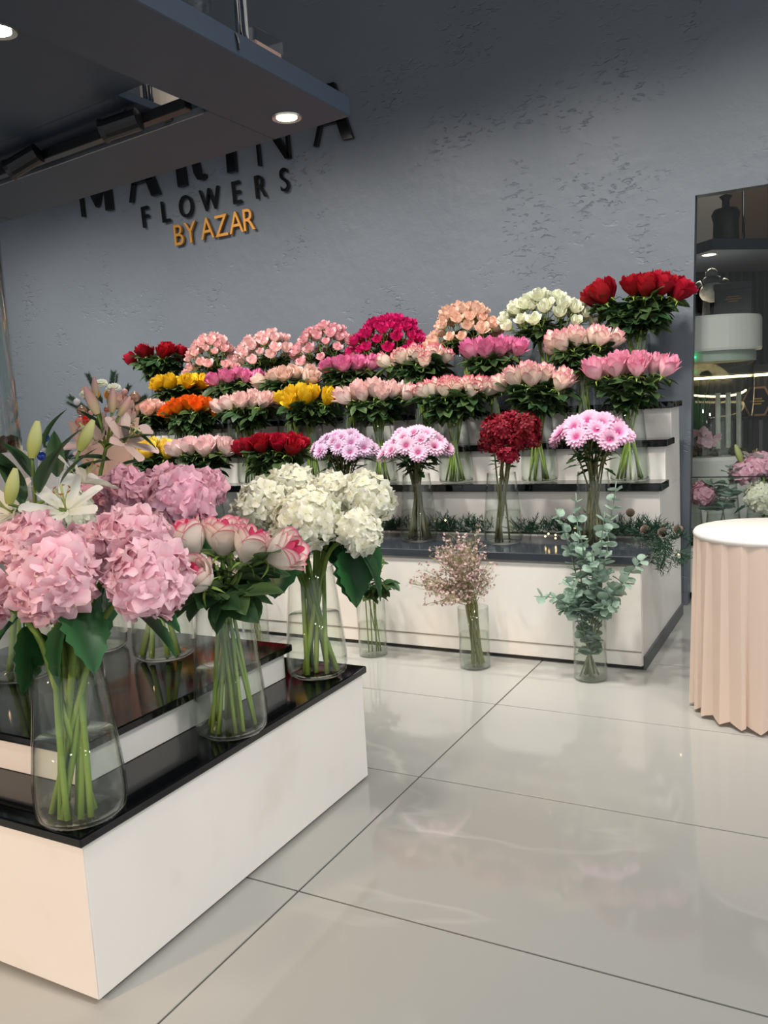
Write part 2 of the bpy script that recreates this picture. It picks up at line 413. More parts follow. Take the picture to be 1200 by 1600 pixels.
for (px, py, tilt) in ((190, 195, .5), (38, 252, -.3)):
    c = onz(px, py, CZ - .01)
    s_ = obj('track_spotlight', None, hs, c - Vector(HO))
    d = Vector((-.75, -.25, -.25 + tilt * .2)).normalized()
    mb = MB(); mb.tube([d * -.07, d * -.065, d * .055, d * .07], [.02, .036, .036, .041], 16)
    build('housing', mb, MATS['black_metal'], s_, smooth=False)
    mb = MB(); mb.tube([(0, 0, 0), (0, .03, .05)], .01, 8); build('arm', mb, MATS['black_metal'], s_)
dl = onz(448, 183, CZ)
d_ = obj('downlight', None, hs, dl - Vector(HO))
mb = MB(); mb.lathe([(.034, -.002), (.05, -.006), (.052, 0)], 28, cap0=False); build('ring', mb, plain('satin_nickel', 'c9c4bc', .3, .8), d_)
mb = MB(); mb.lathe([(.0355, -.0035), (.001, -.005)], 28); build('lens', mb, emit('warm_lamp_lens', (1, .83, .6), 14), d_)
spot(dl.x, dl.y, CZ - .03, dl.x - .1, dl.y + .1, 0, 22, 95, (1, .88, .72), .05)
for (px, py, z) in ((380, 66, CZ + CT), (234, 178, CZ + CT)):
    p = onz(px, py, z)
    for dx in (-.012, .012):
        mb = MB(); mb.tube([(p.x + dx - HO[0], p.y - HO[1], CT), (p.x + dx - HO[0], p.y - HO[1], CEIL - CZ)], .009, 12)
        build('chrome_rod', mb, CHROME, hs, smooth=True)
mb = MB(); c = onz(350, 52, CZ + CT) - Vector(HO); mb.tube(bez(c + Vector((-.02, 0, .006)), c + Vector((.05, 0, .02)), (cx1 - HO[0] + .006, c.y + .01, CT - .05), 8), .004, 6)
build('cable', mb, MATS['black_metal'], hs)
# things on the shelf
p = onz(300, 38, CZ + CT)
g = thing('glass_cloche', 'round clear glass bowl on top of the hanging shelf, cut by the top edge', 'glass bowl', (p.x - .02, p.y - .02, CZ + CT))
mb = MB(); mb.lathe([(.03, .002), (.07, .012), (.085, .05), (.07, .10), (.045, .13), (.05, .2), (.06, .24)], 28, cap1=False); build('bowl', mb, GLASS, g, smooth=True)
mb = MB(); mb.lathe([(.001, .001), (.045, 0), (.045, .006), (.03, .008)], 24, cap1=False); build('foot', mb, GLASS, g, smooth=True)
g = thing('acrylic_tray', 'clear acrylic tray with a pinkish base on the hanging shelf', 'tray', (-1.57, 2.235, CZ + CT))
TRB = plain('pink_paper', 'c9a596', .7)
mb = MB(); mb.box(-.055, .055, -.07, .06, 0, .02, .001); build('base', mb, TRB, g)
for a in ((-.06, .06, -.075, -.071, 0, .055), (-.06, .06, .061, .065, 0, .055), (-.06, -.056, -.071, .061, 0, .055), (.056, .06, -.071, .061, 0, .055)):
    mb = MB(); mb.box(*a); build('wall', mb, glass('acrylic', (.9, .9, .9), 1.5), g)
g = thing('hat_box', 'round cream hat box seen through the opening of the hanging shelf', 'box', (-2.17, 2.60, CZ + CT + .001))
CREAM = plain('cream_card', 'd9c8b4', .7)
mb = MB(); mb.lathe([(.15, 0), (.15, .22)], 40); build('box_body', mb, CREAM, g, smooth=False)
mb = MB(); mb.lathe([(.155, .16), (.155, .24), (.15, .243)], 40); build('lid', mb, plain('beige_card', 'b99f86', .7), g, smooth=False)
p = onz(-4, 47, CZ + CT)
d_ = obj('downlight', None, hs, p - Vector(HO)); mb = MB(); mb.lathe([(.034, -.002), (.05, -.006), (.052, 0)], 28, cap0=False); build('ring', mb, MATS['satin_nickel'], d_)
mb = MB(); mb.lathe([(.0355, -.0035), (.001, -.005)], 28); build('lens', mb, emit('lamp_lens', (1, .97, .92), 30), d_)
# ---- wall sign
SG = thing('wall_sign', 'raised wall sign reading MARINA FLOWERS BY AZAR in black and gold letters', 'sign', (-4.8, WY, 3.3))
SO = Vector((-4.8, WY, 3.3))
GLB = plain('gloss_black_letter', '0a0b0d', .12, 0, spec=.8); GOLD = plain('polished_gold', 'e0a050', .3, .75)
LET = {  # strokes in a unit box: thin left, heavy right, as high-contrast capitals
 'M': [[(0, 0), (.06, 0), (.06, 1), (0, 1)], [(0, 1), (.5, .12), (.6, .3), (.24, 1)], [(.5, .12), (.58, .16), (1, 1), (.9, 1)], [(.8, 0), (1, 0), (1, 1), (.8, 1)]],
 'A': [[(0, 0), (.09, 0), (.52, 1), (.43, 1)], [(.74, 0), (1, 0), (.62, 1), (.36, 1)], [(.18, .32), (.85, .32), (.82, .38), (.2, .38)]],
 'R': [[(0, 0), (.3, 0), (.3, 1), (0, 1)], [(.3, .92), (.75, .92), (.75, 1), (.3, 1)], [(.75, .5), (.95, .6), (.95, .9), (.75, 1)], [(.3, .46), (.75, .46), (.75, .54), (.3, .54)],
       [(.55, .5), (.62, .16), (.72, .03), (.9, 0), (1, .04), (1, .1), (.92, .09), (.84, .16), (.78, .5)]],
 'I': [[(0, 0), (1, 0), (1, 1), (0, 1)]],
 'N': [[(0, 0), (.06, 0), (.06, 1), (0, 1)], [(0, 1), (.86, 0), (1, 0), (1, .06), (.26, 1)], [(.93, 0), (1, 0), (1, 1), (.93, 1)]]}
sy = WY - .04
for ch, pl, pr in (('M', (133, 340), (180, 328)), ('A', (207, 318), (254, 304)), ('R', (283, 294), (326, 281)), ('I', (360, 272), (373, 269)), ('N', (408, 261), (457, 248)), ('A', (494, 231), (555, 217))):
    a, b = ony(*pl, WY), ony(*pr, WY); u = (b - a); u.y = 0; n = Vector((-u.z, 0, u.x)).normalized() * .44
    mb = MB()
    for poly in LET[ch]:
        pp = [a + u * x + n * z - SO for x, z in poly]
        mb.prism([(q.x, q.z) for q in pp], -.045, -.006)
    build('letter', mb, GLB, SG)
def font_letter(ch, pos, size, sx, rot, mat):
    cu = bpy.data.curves.new('letter', 'FONT'); cu.body = ch; cu.extrude = .012 * K; cu.bevel_depth = 0; cu.align_x = 'CENTER'
    cu.size = size / .69 * K
    t = bpy.data.objects.new('tmp', cu); COL.objects.link(t)
    bpy.context.view_layer.update()
    me = bpy.data.meshes.new_from_object(t.evaluated_get(bpy.context.evaluated_depsgraph_get()))
    bpy.data.objects.remove(t); me.materials.clear(); me.materials.append(mat)
    o = obj('letter', me, SG, pos - SO)
    o.rotation_euler = (PI / 2, -rot, 0); o.scale = (sx, 1, 1); return o
for i, ch in enumerate('FLOWERS'):
    pos = ony((232, 263, 296, 333, 374, 411, 449)[i], (356, 348, 340, 329, 319, 310, 300)[i], WY); pos.y = WY - .025
    font_letter(ch, pos, .185, .78, math.radians(2.2), GLB)
for i, ch in enumerate('BYAZAR'):
    pos = ony((284, 303, 329, 351, 374, 393)[i], (384, 380, 374, 370, 365, 361)[i], WY); pos.y = WY - .025
    font_letter(ch, pos, .18, .86, math.radians(1.2), GOLD)
#==FLOWERS==
# ================================================================== flower meshes (unit size, shared)
def sm(a, b, x): x = max(0., min(1., (x - a) / (b - a))); return x * x * (3 - 2 * x)
def rose_mesh(name, mats, layers, nu=4, nv=5, openk=1.0, seed=1):
    """bloom of overlapping cupped petals; origin at the calyx, +Z up, about one unit tall; sepals in slot 1"""
    r = random.Random(seed); mb = MB()
    for li, (n, R, zt, flare, w) in enumerate(layers):
        for k in range(n):
            ph = 2 * PI * (k + r.uniform(-.12, .12)) / n + li * 1.1; hh = zt * r.uniform(.94, 1.05); RR = R * r.uniform(.94, 1.06); fl = flare * r.uniform(.6, 1.3) * openk
            def f(u, v):
                s = u * 2 - 1
                wv = w * (.45 + .55 * math.sin(PI * min(1, .12 + v * .72)))
                rr = RR * (.22 + .78 * math.sin(min(1., v * 1.45) * PI / 2)) * (1 + .05 * s * s)
                rr += fl * max(0, v - .55) ** 2 * 2.2 * (1 - .5 * s * s)
                rr -= RR * .18 * sm(.6, 1, v) * (1 if li < 2 else .2)
                z = hh * (v - .15 * v * v * s * s * 1.6) - fl * .55 * max(0, v - .7) ** 2 * 3
                a = ph + s * wv
                return (rr * math.cos(a), rr * math.sin(a), z), max(v ** 2, abs(s) ** 5 * v)
            mb.grid(f, nu, nv)
    mb.cm = 1
    mb.lathe([(.04, -.10), (.12, -.04), (.15, .03), (.10, .06)], 6)
    for k in range(5):
        a = 2 * PI * k / 5 + .3
        p0 = Vector((.13 * math.cos(a), .13 * math.sin(a), .0)); t = Vector((-math.sin(a), math.cos(a), 0)) * .055
        p1 = Vector((.36 * math.cos(a), .36 * math.sin(a), .02)); p2 = Vector((.5 * math.cos(a), .5 * math.sin(a), -.16))
        i = [mb.pt(q) for q in (p0 - t, p0 + t, p1 + t * .7, p1 - t * .7, p2)]
        mb.fc(i[0], i[1], i[2], i[3]); mb.fc(i[3], i[2], i[4])
    return mb.mesh(name, mats)
L_FULL = [(3, .12, .98, 0, 1.25), (4, .21, 1.0, .03, 1.05), (4, .31, 1.02, .06, .95), (5, .40, .98, .11, .85), (5, .46, .88, .20, .8)]
L_BUD = [(3, .11, 1.08, 0, 1.25), (3, .19, 1.12, .02, 1.2), (4, .28, 1.12, .05, .95), (4, .36, 1.06, .13, .9), (5, .42, .92, .24, .78)]
L_SPRAY = [(3, .16, .8, 0, 1.2), (4, .32, .85, .1, 1.0), (5, .47, .75, .28, .8)]
def leaf_mesh(name, mat, nleaf=3, L=.5, W=.3, serr=0, fold=.12, droop=.15, nu=4, nv=5, stalk=.35):
    """one leaf or a spray of leaflets on a stalk, along +X"""
    mb = MB()
    if stalk: mb.tube([(0, 0, 0), (stalk * .5, 0, .02), (stalk, 0, 0)], .012, 4, False)
    base = [(stalk, 0, 0, 0)] + ([(stalk * .75, 0, 0, 1.0), (stalk * .75, 0, 0, -1.0)] if nleaf >= 3 else []) + ([(stalk * .35, 0, 0, 1.1), (stalk * .35, 0, 0, -1.1)] if nleaf >= 5 else [])
    for (bx, by, bz, a) in base:
        sc = 1 if a == 0 else .85
        def f(u, v):
            s = u * 2 - 1
            ww = W * .5 * math.sin(PI * min(1, v ** .8 * .97 + .03)) ** .8 * sc
            if serr and abs(s) > .9: ww *= 1 + serr * (1 if int(v * nv + .5) % 2 else -1)
            x, y, z = v * L * sc, s * ww, fold * abs(s) * ww * 2 - droop * v * v * L
            c, d = math.cos(a), math.sin(a)
            return (bx + x * c - y * d, by + x * d + y * c, bz + z), .25 + .75 * abs(s)
        mb.grid(f, nu, nv)
    return mb.mesh(name, mat)
RLEAF = [leaf_mesh('leaf', LEAF, 3, .55, .36, 0, .12, .2 + .15 * i) for i in range(2)] + [leaf_mesh('leaf', LEAF2, 3, .55, .36, 0, .1, .25)]
def rose_mats(nm, a, b, lo=.3, hi=.95, var=.1): return [petal('petal_' + nm, a, b, lo, hi, var), STEM]
RMESH = {}
def rose_kind(nm, a, b, lo=.3, hi=.95, form='full', openk=1.0):
    key = (nm, form)
    if key not in RMESH:
        Ls = {'full': L_FULL, 'bud': L_BUD, 'spray': L_SPRAY}[form]
        RMESH[key] = [rose_mesh('bloom', rose_mats(nm, a, b, lo, hi), Ls, 3 if form == 'spray' else 4, 4 if form == 'spray' else 5, openk * (1 + .35 * i), 11 + i) for i in range(2 if form == 'spray' else 3)]
    return RMESH[key]

# ------------------------------------------------------------------ vases
def vase_mesh(prof, th=.004, n=36):
    """closed glass wall: outside profile up, inside profile down"""
    mb = MB(); base = prof[0][1]
    inner = [(max(.001, r - th), z + (.012 if i == 0 else 0)) for i, (r, z) in enumerate(prof)]
    inner[1] = (inner[1][0], max(inner[1][1], base + .014))
    mb.lathe([(.001, base)] + prof + list(reversed(inner)) + [(.001, base + .012)], n, cap0=False, cap1=False)
    return mb.mesh('glass_body', GLASS)
def water_mesh(prof, lvl, th=.0055, n=32):
    mb = MB(); pts = [(max(.001, r - th), max(z, prof[0][1] + .0135)) for r, z in prof if z < lvl]
    for (r0, z0), (r1, z1) in zip(prof, prof[1:]):
        if z0 <= lvl < z1: pts.append((r0 + (r1 - r0) * (lvl - z0) / (z1 - z0) - th, lvl))
    mb.lathe([(.001, pts[0][1])] + pts + [(.001, lvl)], n, cap0=False, cap1=False)
    return mb.mesh('water', WATER)
TAPER = [(.085, .0), (.108, .006), (.116, .02), (.119, .05), (.1185, .09), (.113, .16), (.103, .26), (.093, .36), (.086, .43)]
CYL = [(.075, 0), (.084, .003), (.0875, .012), (.0875, .10), (.0875, .22), (.0875, .35)]
V_TAPER = vase_mesh(TAPER); V_CYL = vase_mesh(CYL)
W_T = {l: water_mesh(TAPER, l) for l in (.17, .2, .215, .24)}
W_C = {l: water_mesh(CYL, l) for l in (.13, .2)}
def vase(label, pos, form='taper', lvl=.2):
    t = thing('glass_vase', label, 'vase', pos, 'flower vases')
    obj('glass_body', V_TAPER if form == 'taper' else V_CYL, t)
    obj('water', (W_T if form == 'taper' else W_C)[lvl], t)
    return t
def stem_obj(pts, r0, r1, parent, org, mat=None, n=5):
    mb = MB(); k = len(pts)
    mb.tube([Vector(p) - org for p in pts], [r0 + (r1 - r0) * i / (k - 1) for i in range(k)], n)
    return build('stem', mb, mat or STEM, parent, smooth=True)
def in_vase(c, tip, rimr, hv, rb=.075, jit=.02):
    """stem path: foot at the far side of the vase bottom, leaning over the rim towards the tip"""
    d = Vector((tip.x - c.x, tip.y - c.y, 0)); L = d.length
    d = d / L if L > 1e-4 else Vector((1, 0, 0))
    f = min(1, L / .25)
    fa = math.atan2(-d.y, -d.x) + ru(-1.1, 1.1); fr = ru(.45, 1.1) * rb
    foot = c + Vector((math.cos(fa) * fr, math.sin(fa) * fr, .016))
    fo = foot - c; fo.z = 0
    if fo.length > .085: foot = c + fo * (.085 / fo.length) + Vector((0, 0, .016))
    rim = c + d * rimr * .72 * f + Vector((ru(-jit, jit), ru(-jit, jit), hv * 1.02))
    pts = [foot + (rim - foot) * (i / 4) for i in range(5)]
    v0 = (rim - foot).normalized()
    ctrl = rim + v0 * (tip - rim).length * .55
    pts += bez(rim, ctrl, tip, 6)[1:]
    return pts
def add_leaves(t, org, pts, n, meshes, s, lo=.46, hi=.93, up=.1):
    k = len(pts) - 1
    for i in range(n):
        a = lo + (hi - lo) * (i + rnd()) / n; j = min(k - 1, int(a * k)); p = pts[j].lerp(pts[j + 1], a * k - j)
        az = ru(0, 2 * PI); d = Vector((math.cos(az), math.sin(az), up + ru(-.5, .5)))
        q = d.to_track_quat('X', 'Z') @ Quaternion((1, 0, 0), ru(-.6, .6))
        obj('leaf', random.choice(meshes), t, p - org, q, s * ru(.75, 1.2))

def spots_in(n, hw, hd):
    """n well-spread places in an ellipse of half width hw and half depth hd"""
    out = []; rot = ru(0, 6)
    for i in range(n):
        r = math.sqrt((i + .5) / n); a = rot + i * 2.39996
        out.append((r * math.cos(a) * hw + ru(-.012, .012), r * math.sin(a) * hd + ru(-.012, .012), r))
    return out
ORD = 'leftmost second third fourth fifth sixth seventh eighth ninth tenth eleventh twelfth thirteenth fourteenth fifteenth sixteenth seventeenth eighteenth nineteenth twentieth'.split() + [f'twenty-{k}' for k in 'first second third fourth fifth sixth seventh eighth ninth'.split()]
def rank(ps):
    """each place's turn from left to right as seen from the camera"""
    xs = []
    for p in ps:
        q = CR.transposed() @ (Vector(p) - CP); xs.append(-q.x / q.z)
    od = sorted(range(len(ps)), key=lambda i: xs[i]); out = [''] * len(ps)
    for k, i in enumerate(od): out[i] = 'leftmost' if k == 0 else 'rightmost' if k == len(ps) - 1 else ORD[k] + ' from left'
    return out
def rose_bunch(c, tops, meshes, size, label, group, nleaf=4, name='rose', leafs=None, ls=.17, hv=.43):
    c = Vector(c); rk = rank([p for p, l in tops])
    for i, (p, lean) in enumerate(tops):
        p = Vector(p)
        pts = in_vase(c, p, .08, hv)
        org = pts[0].copy(); t = thing(name, rk[i] + ' ' + label, 'flower', org, group)
        stem_obj(pts, .0065, .005, t, org)
        e = (pts[-1] - pts[-2]).normalized() * .6 + Vector(lean)
        obj('bloom', random.choice(meshes), t, p - org, aim(e), size * ru(.9, 1.1))
        add_leaves(t, org, pts, nleaf, leafs or RLEAF, ls)
def tops_for(x, y, w, zt, zb, n, size, hd=.12, gap=None):
    hw = max(.05, w / 2 - size * .42); out = []
    for (dx, dy, r) in spots_in(n, hw, hd):
        if gap and abs(dx - gap[0]) < gap[1]: dx += gap[1] * (1 if dx > gap[0] else -1)
        z = zt - size * .8 - max(0, (zt - zb) - size * .95) * (.25 + .75 * r * r) * ru(.5, 1.1)
        out.append(((x + dx, y + dy, z), (dx * .9, dy * .5 - .06, .8)))
    return out
def spray_bunch(c, x, w, zt, zb, meshes, size, nst, nb, label, group, name='spray_rose', budmesh=None):
    """branched stems whose blooms together make one dome"""
    c = Vector(c); al = []
    for (dx, dy, r) in spots_in(nst * nb, w / 2 - size * .3, .19):
        al.append(Vector((x + dx, c.y + dy, zt - size * .75 - (zt - zb - size * .6) * r ** 2.4 * ru(.75, 1.05) - ru(0, .035))))
    al.sort(key=lambda p: p.x); cols = 3; stems = []
    per = len(al) // cols
    for k in range(cols):
        ch = sorted(al[k * per:(k + 1) * per if k < cols - 1 else None], key=lambda p: p.y); m = nst // cols; q = len(ch) // m
        for j in range(m): stems.append(ch[j * q:(j + 1) * q if j < m - 1 else None])
    cen = [sum(g, Vector()) / len(g) for g in stems]; rk = rank(cen)
    for i, g in enumerate(stems):
        p = cen[i] + Vector((0, 0, -.11)); p.x = x + (p.x - x) * .8; p.y = c.y + (p.y - c.y) * .8
        pts = in_vase(c, p, .08, .43); org = pts[0].copy()
        t = thing(name, rk[i] + ' ' + label, 'flower', org, group); stem_obj(pts, .006, .004, t, org)
        for q in g:
            mb = MB(); mb.tube([v - org for v in bez(p - (p - pts[-2]) * .6, p + (q - p) * .4 + Vector((0, 0, .02)), q, 4)], .0025, 4, False)
            build('branch', mb, STEM, t)
            obj('bloom', random.choice(meshes), t, q - org, aim(Vector(((q.x - x) * 2, (q.y - c.y) * 1.5 - .3, .6))), size * ru(.75, 1.2))
        add_leaves(t, org, pts, 7, RLEAF, .135, .6, 1.0)
#==BUNCHES==
# ------------------------------------------------------------------ bunches on the tiers
YA, YBt, YC, YD = 4.80, 5.175, 5.385, 5.65
ZA, ZB, ZC, ZD = .633, .966, 1.208, 1.431
P_ = dict(
 yellow=('e8b90c', 'f4d238'), lemon=('e9c93a', 'f6e06a'), pale=('f0dcd6', 'f2cfd0'), red=('8e0c1c', 'b3142a'), orange=('f08a1c', 'ee6a1e'),
 peach=('f5ddcc', 'f3c6ba'), pkpale=('f9e6de', 'f5ccc8'), pinkrim=('f6e9da', 'e66a86'), pink=('eb9cba', 'e078a8'), cream=('f0dac8', 'f0cdc0'),
 rosepk=('f7c8d2', 'ee9cb8'), softpk=('f6e2d4', 'f0a4b0'), deep=('b80f23', '8c0a18'))
def vz(lbl, x, y, z, **k): vase(lbl, (x, y, z), **k); return (x, y, z)
ROWS = [
 # tier, x, w, zt, zb, n, colour, form, size, words for the label
 ('A', -4.591, .51, 1.367, 1.164, 10, 'lemon', 'full', .125, 'yellow', 'yellow roses low on the left, below the orange roses'),
 ('A', -4.072, .58, 1.341, 1.179, 10, 'pale', 'full', .13, 'very pale pink', 'very pale pink roses beside the low yellow roses'),
 ('A', -3.463, .59, 1.344, 1.189, 15, 'red', 'full', .12, 'red', 'red roses low on the stand, just above the white hydrangeas'),
 ('B', -4.934, .43, 1.655, 1.485, 9, 'peach', 'full', .12, 'peach', 'peach roses left of the orange roses'),
 ('B', -4.479, .53, 1.665, 1.482, 15, 'orange', 'full', .115, 'orange', 'orange roses on the second tier'),
 ('B', -3.928, .59, 1.649, 1.492, 12, 'pkpale', 'bud', .115, 'pale pink', 'pale pink roses between the orange and the yellow bunch'),
 ('B', -3.379, .50, 1.673, 1.495, 12, 'yellow', 'bud', .11, 'bright yellow', 'bright yellow roses above the red low bunch'),
 ('B', -2.821, .54, 1.666, 1.500, 12, 'pkpale', 'bud', .12, 'soft pink', 'soft pink roses right of the bright yellow bunch'),
 ('B', -2.247, .57, 1.647, 1.505, 16, 'pinkrim', 'bud', .11, 'cream', 'cream roses with pink rims above the middle daisies'),
 ('B', -1.673, .55, 1.693, 1.511, 11, 'softpk', 'bud', .125, 'pale peach pink', 'pale peach pink roses above the dark red flowers'),
 ('B', -1.111, .52, 1.709, 1.556, 11, 'rosepk', 'bud', .125, 'rose pink', 'rose pink roses at the right end, above the large daisies'),
 ('C', -4.789, .48, 1.836, 1.706, 10, 'yellow', 'full', .12, 'golden yellow', 'golden yellow roses under the small red bunch'),
 ('C', -4.229, .49, 1.839, 1.709, 11, 'pink', 'bud', .11, 'mauve pink', 'mauve pink roses right of the golden yellow bunch'),
 ('C', -3.687, .52, 1.835, 1.667, 10, 'cream', 'full', .13, 'creamy', 'creamy roses above the bright yellow bunch'),
 ('C', -3.170, .50, 1.868, 1.730, 11, 'pink', 'full', .115, 'mid pink', 'mid pink roses below the hot pink spray roses'),
 ('C', -2.582, .53, 1.894, 1.727, 14, 'pinkrim', 'bud', .115, 'white and pink', 'white and pink roses right below the hot pink bunch'),
 ('C', -2.025, .45, 1.899, 1.739, 9, 'pink', 'bud', .13, 'bright pink', 'bright pink roses below the peach spray roses'),
 ('C', -1.436, .46, 1.917, 1.737, 11, 'softpk', 'bud', .125, 'blush', 'blush roses below the white spray roses'),
 ('D', -5.192, .60, 2.144, 1.964, 10, 'red', 'full', .115, 'dark red', 'dark red roses at the far left of the top tier'),
 ('D', -1.158, .63, 2.233, 2.032, 19, 'red', 'full', .14, 'large red', 'large red roses at the right end of the top tier'),
]
TP = {'A': (YA, ZA, 'lowest'), 'B': (YBt, ZB, 'second'), 'C': (YC, ZC, 'third'), 'D': (YD, ZD, 'top')}
for (tier, x, w_, zt, zb, n, colr, form, size, nm, where) in ROWS:
    y, zz, tn = TP[tier]
    c = vz(f'glass vase of the {where}', x, y, zz, lvl=random.choice((.2, .215, .24)))
    a, b = P_[colr]
    lo, hi = (.68, 1.0) if colr in ('pinkrim', 'softpk') else (.3, .95)
    gap = (-.08, .06) if (tier == 'D' and x > -2) else None
    rose_bunch(c, tops_for(x, y, w_, zt, zb, n, size, .13 if tier != 'B' else .12, gap), rose_kind(colr, a, b, lo, hi, form), size, f'of the {where}', where, 10, ls=.18)
for (x, w_, zt, zb, a, b, key, nm, where, nst, nb, size) in (
 (-4.619, .52, 2.185, 1.88, 'f9d8d2', 'f3bcbc', 'sp1', 'light pink', 'light pink spray roses beside the small red bunch', 9, 5, .072),
 (-4.061, .60, 2.171, 1.89, 'fae0da', 'f5c2c2', 'sp2', 'salmon pink', 'salmon pink spray roses left of the rosy bunch', 9, 5, .076),
 (-3.498, .60, 2.183, 1.87, 'f7cfd0', 'eeabb4', 'sp3', 'rosy', 'rosy spray roses left of the hot pink bunch', 9, 5, .076),
 (-2.955, .66, 2.187, 1.85, 'e0307e', 'c81a68', 'sp4', 'hot pink', 'hot pink spray roses on the top tier', 12, 5, .078),
 (-2.334, .58, 2.205, 1.88, 'f8dfca', 'f2c4b0', 'sp5', 'peach', 'peach spray roses left of the white spray bunch', 9, 5, .085),
 (-1.759, .68, 2.220, 1.97, 'eef0d2', 'f2f3e2', 'sp6', 'white', 'white spray roses on the top tier', 12, 4, .088)):
    c = vz(f'glass vase of the {where}', x, YD, ZD, lvl=.215)
    spray_bunch(c, x, w_, zt, zb, rose_kind(key, a, b, .3, .95, 'spray'), size, nst, nb, f'stem of the {where}', where)

# ------------------------------------------------------------------ chrysanthemum daisies and the dark red cluster flowers
def daisy_mesh(name, a, b, cc, n=17, seed=3):
    r = random.Random(seed); mb = MB()
    for ring, (R, el, m) in enumerate(((.5, .12, n), (.47, .34, n), (.36, .62, n - 5))):
        for k in range(m):
            ph = 2 * PI * (k + r.uniform(-.2, .2) + .5 * ring) / m; w = .075
            ca, sa = math.cos(ph), math.sin(ph)
            for s in (0,):
                ids = []
                for (t, ww) in ((.12, .35), (.45, .9), (.8, 1), (1, .45)):
                    rr = R * t; z = math.sin(el) * rr - .12 * t * t * (1 - ring * .4) + .05
                    for sg in (-1, 1): ids.append(mb.pt((ca * rr - sa * sg * w * ww * .9, sa * rr + ca * sg * w * ww * .9, z + (.02 if sg > 0 else 0)), t))
                for j in range(3): mb.fc(ids[2 * j], ids[2 * j + 1], ids[2 * j + 3], ids[2 * j + 2])
    mb.cm = 1; mb.ball((0, 0, .05), .12, 8, 5, .6)
    mb.cm = 2; mb.lathe([(.02, -.14), (.12, -.06), (.14, .02)], 8)
    return mb.mesh(name, [petal(name + a, a, b, .15, .75, .06, .3), plain('daisy_eye_' + cc, cc, .7), STEM])
THIN = [leaf_mesh('leaf', LEAF2, 1, .6, .22, .25, .1, .2, 4, 6, .15), leaf_mesh('leaf', LEAF, 1, .5, .2, .25, .1, .1, 4, 6, .15)]
def daisy_bunch(x, w_, zt, zb, n, size, cols, label, where, nleaf, vlabel, lvl):
    c = Vector(vz(vlabel, x, YA, ZA, lvl=lvl)); ms = [daisy_mesh('bloom', *cols, seed=3 + i) for i in range(2)]
    sp = spots_in(n, w_ / 2 - size * .35, .16)
    tips = [Vector((x + dx, YA + dy, zt - .04 - (zt - zb - .03) * (r ** 2) * .85)) for dx, dy, r in sp]; rk = rank(tips)
    for i, (dx, dy, r) in enumerate(sp):
        p = tips[i]
        pts = in_vase(c, p, .075, .43); org = pts[0].copy(); t = thing('chrysanthemum', rk[i] + ' ' + label, 'flower', org, where)
        stem_obj(pts, .0055, .004, t, org, WSTEM)
        obj('bloom', random.choice(ms), t, p - org, aim(Vector((dx * 3.2 + ru(-.25, .25), dy * 3 - .45 + ru(-.2, .2), .55))), size * ru(.88, 1.1))
        add_leaves(t, org, pts, nleaf, THIN, .15, .42, .9)
LAV = ('c2588e', 'e8c6da', '983a68')
daisy_bunch(-2.896, .54, 1.363, 1.20, 26, .115, ('b868a0', 'dcc0d8', '94426e'), 'lilac chrysanthemum beside the low red roses', 'lilac chrysanthemums, left bunch', 3, 'tapered glass vase of lilac chrysanthemums left of the middle daisies', .2)
daisy_bunch(-2.361, .54, 1.367, 1.17, 26, .125, LAV, 'lilac pink daisy in the middle vase of the lowest tier', 'lilac pink daisies, middle bunch', 5, 'tapered glass vase of lilac pink daisies, dark water, lowest tier middle', .2)
daisy_bunch(-1.237, .55, 1.396, 1.22, 19, .145, ('cc5c98', 'ecc0d8', 'a42e6a'), 'large pink daisy above the eucalyptus', 'large pink daisies, right bunch', 4, 'tapered glass vase of large pink daisies behind the eucalyptus', .17)
def cluster_mesh(seed):
    r = random.Random(seed); mb = MB()
    for k in range(80):
        z = r.uniform(-.35, 1); a = r.uniform(0, 2 * PI); s = math.sqrt(max(0, 1 - z * z)); n = Vector((s * math.cos(a), s * math.sin(a), z))
        p = n * r.uniform(.36, .5); u = n.orthogonal().normalized(); u.rotate(Quaternion(n, r.uniform(0, 6))); v = n.cross(u)
        for j in range(4):
            a2 = j * PI / 2; d = u * math.cos(a2) + v * math.sin(a2); e = n.cross(d)
            i = [mb.pt(p, .1), mb.pt(p + d * .09 + e * .05 + n * .03, .8), mb.pt(p + d * .15 + n * .05, 1), mb.pt(p + d * .09 - e * .05 + n * .03, .8)]
            mb.fc(*i)
    mb.ball((0, 0, 0), .36, 8, 6)
    return mb.mesh('flower_head', petal('dark_red_cluster', '5e0616', '8a0e26', 0, 1, .15, .15, .6))
c = Vector(vz('tapered glass vase of dark red flowers on the lowest tier', -1.79, YA, ZA, lvl=.2)); cm = [cluster_mesh(i) for i in range(2)]
RC = ((775, 672, 22), (800, 663, 20), (822, 668, 20), (770, 692, 20), (798, 690, 26), (828, 685, 16), (790, 675, 20), (795, 712, 15), (812, 690, 16), (783, 700, 15), (806, 672, 16))
RN = rank([ony(q[0], q[1], YA) for q in RC])
for i, (px, py, rpx) in enumerate(RC):
    p = ony(px, py, YA + ru(-.12, .1)); pts = in_vase(c, p, .07, .43); org = pts[0].copy()
    t = thing('red_cluster_flower', RN[i] + ' dark red frilly flower in the vase between the daisies', 'flower', org, 'dark red frilly flowers')
    stem_obj(pts, .006, .004, t, org, WSTEM); obj('flower_head', cm[i % 2], t, p - org, aim((p.x - c.x, -.1, .5)), rpx * 2.3 * .00375)
    add_leaves(t, org, pts, 3, THIN, .13, .45, .95)
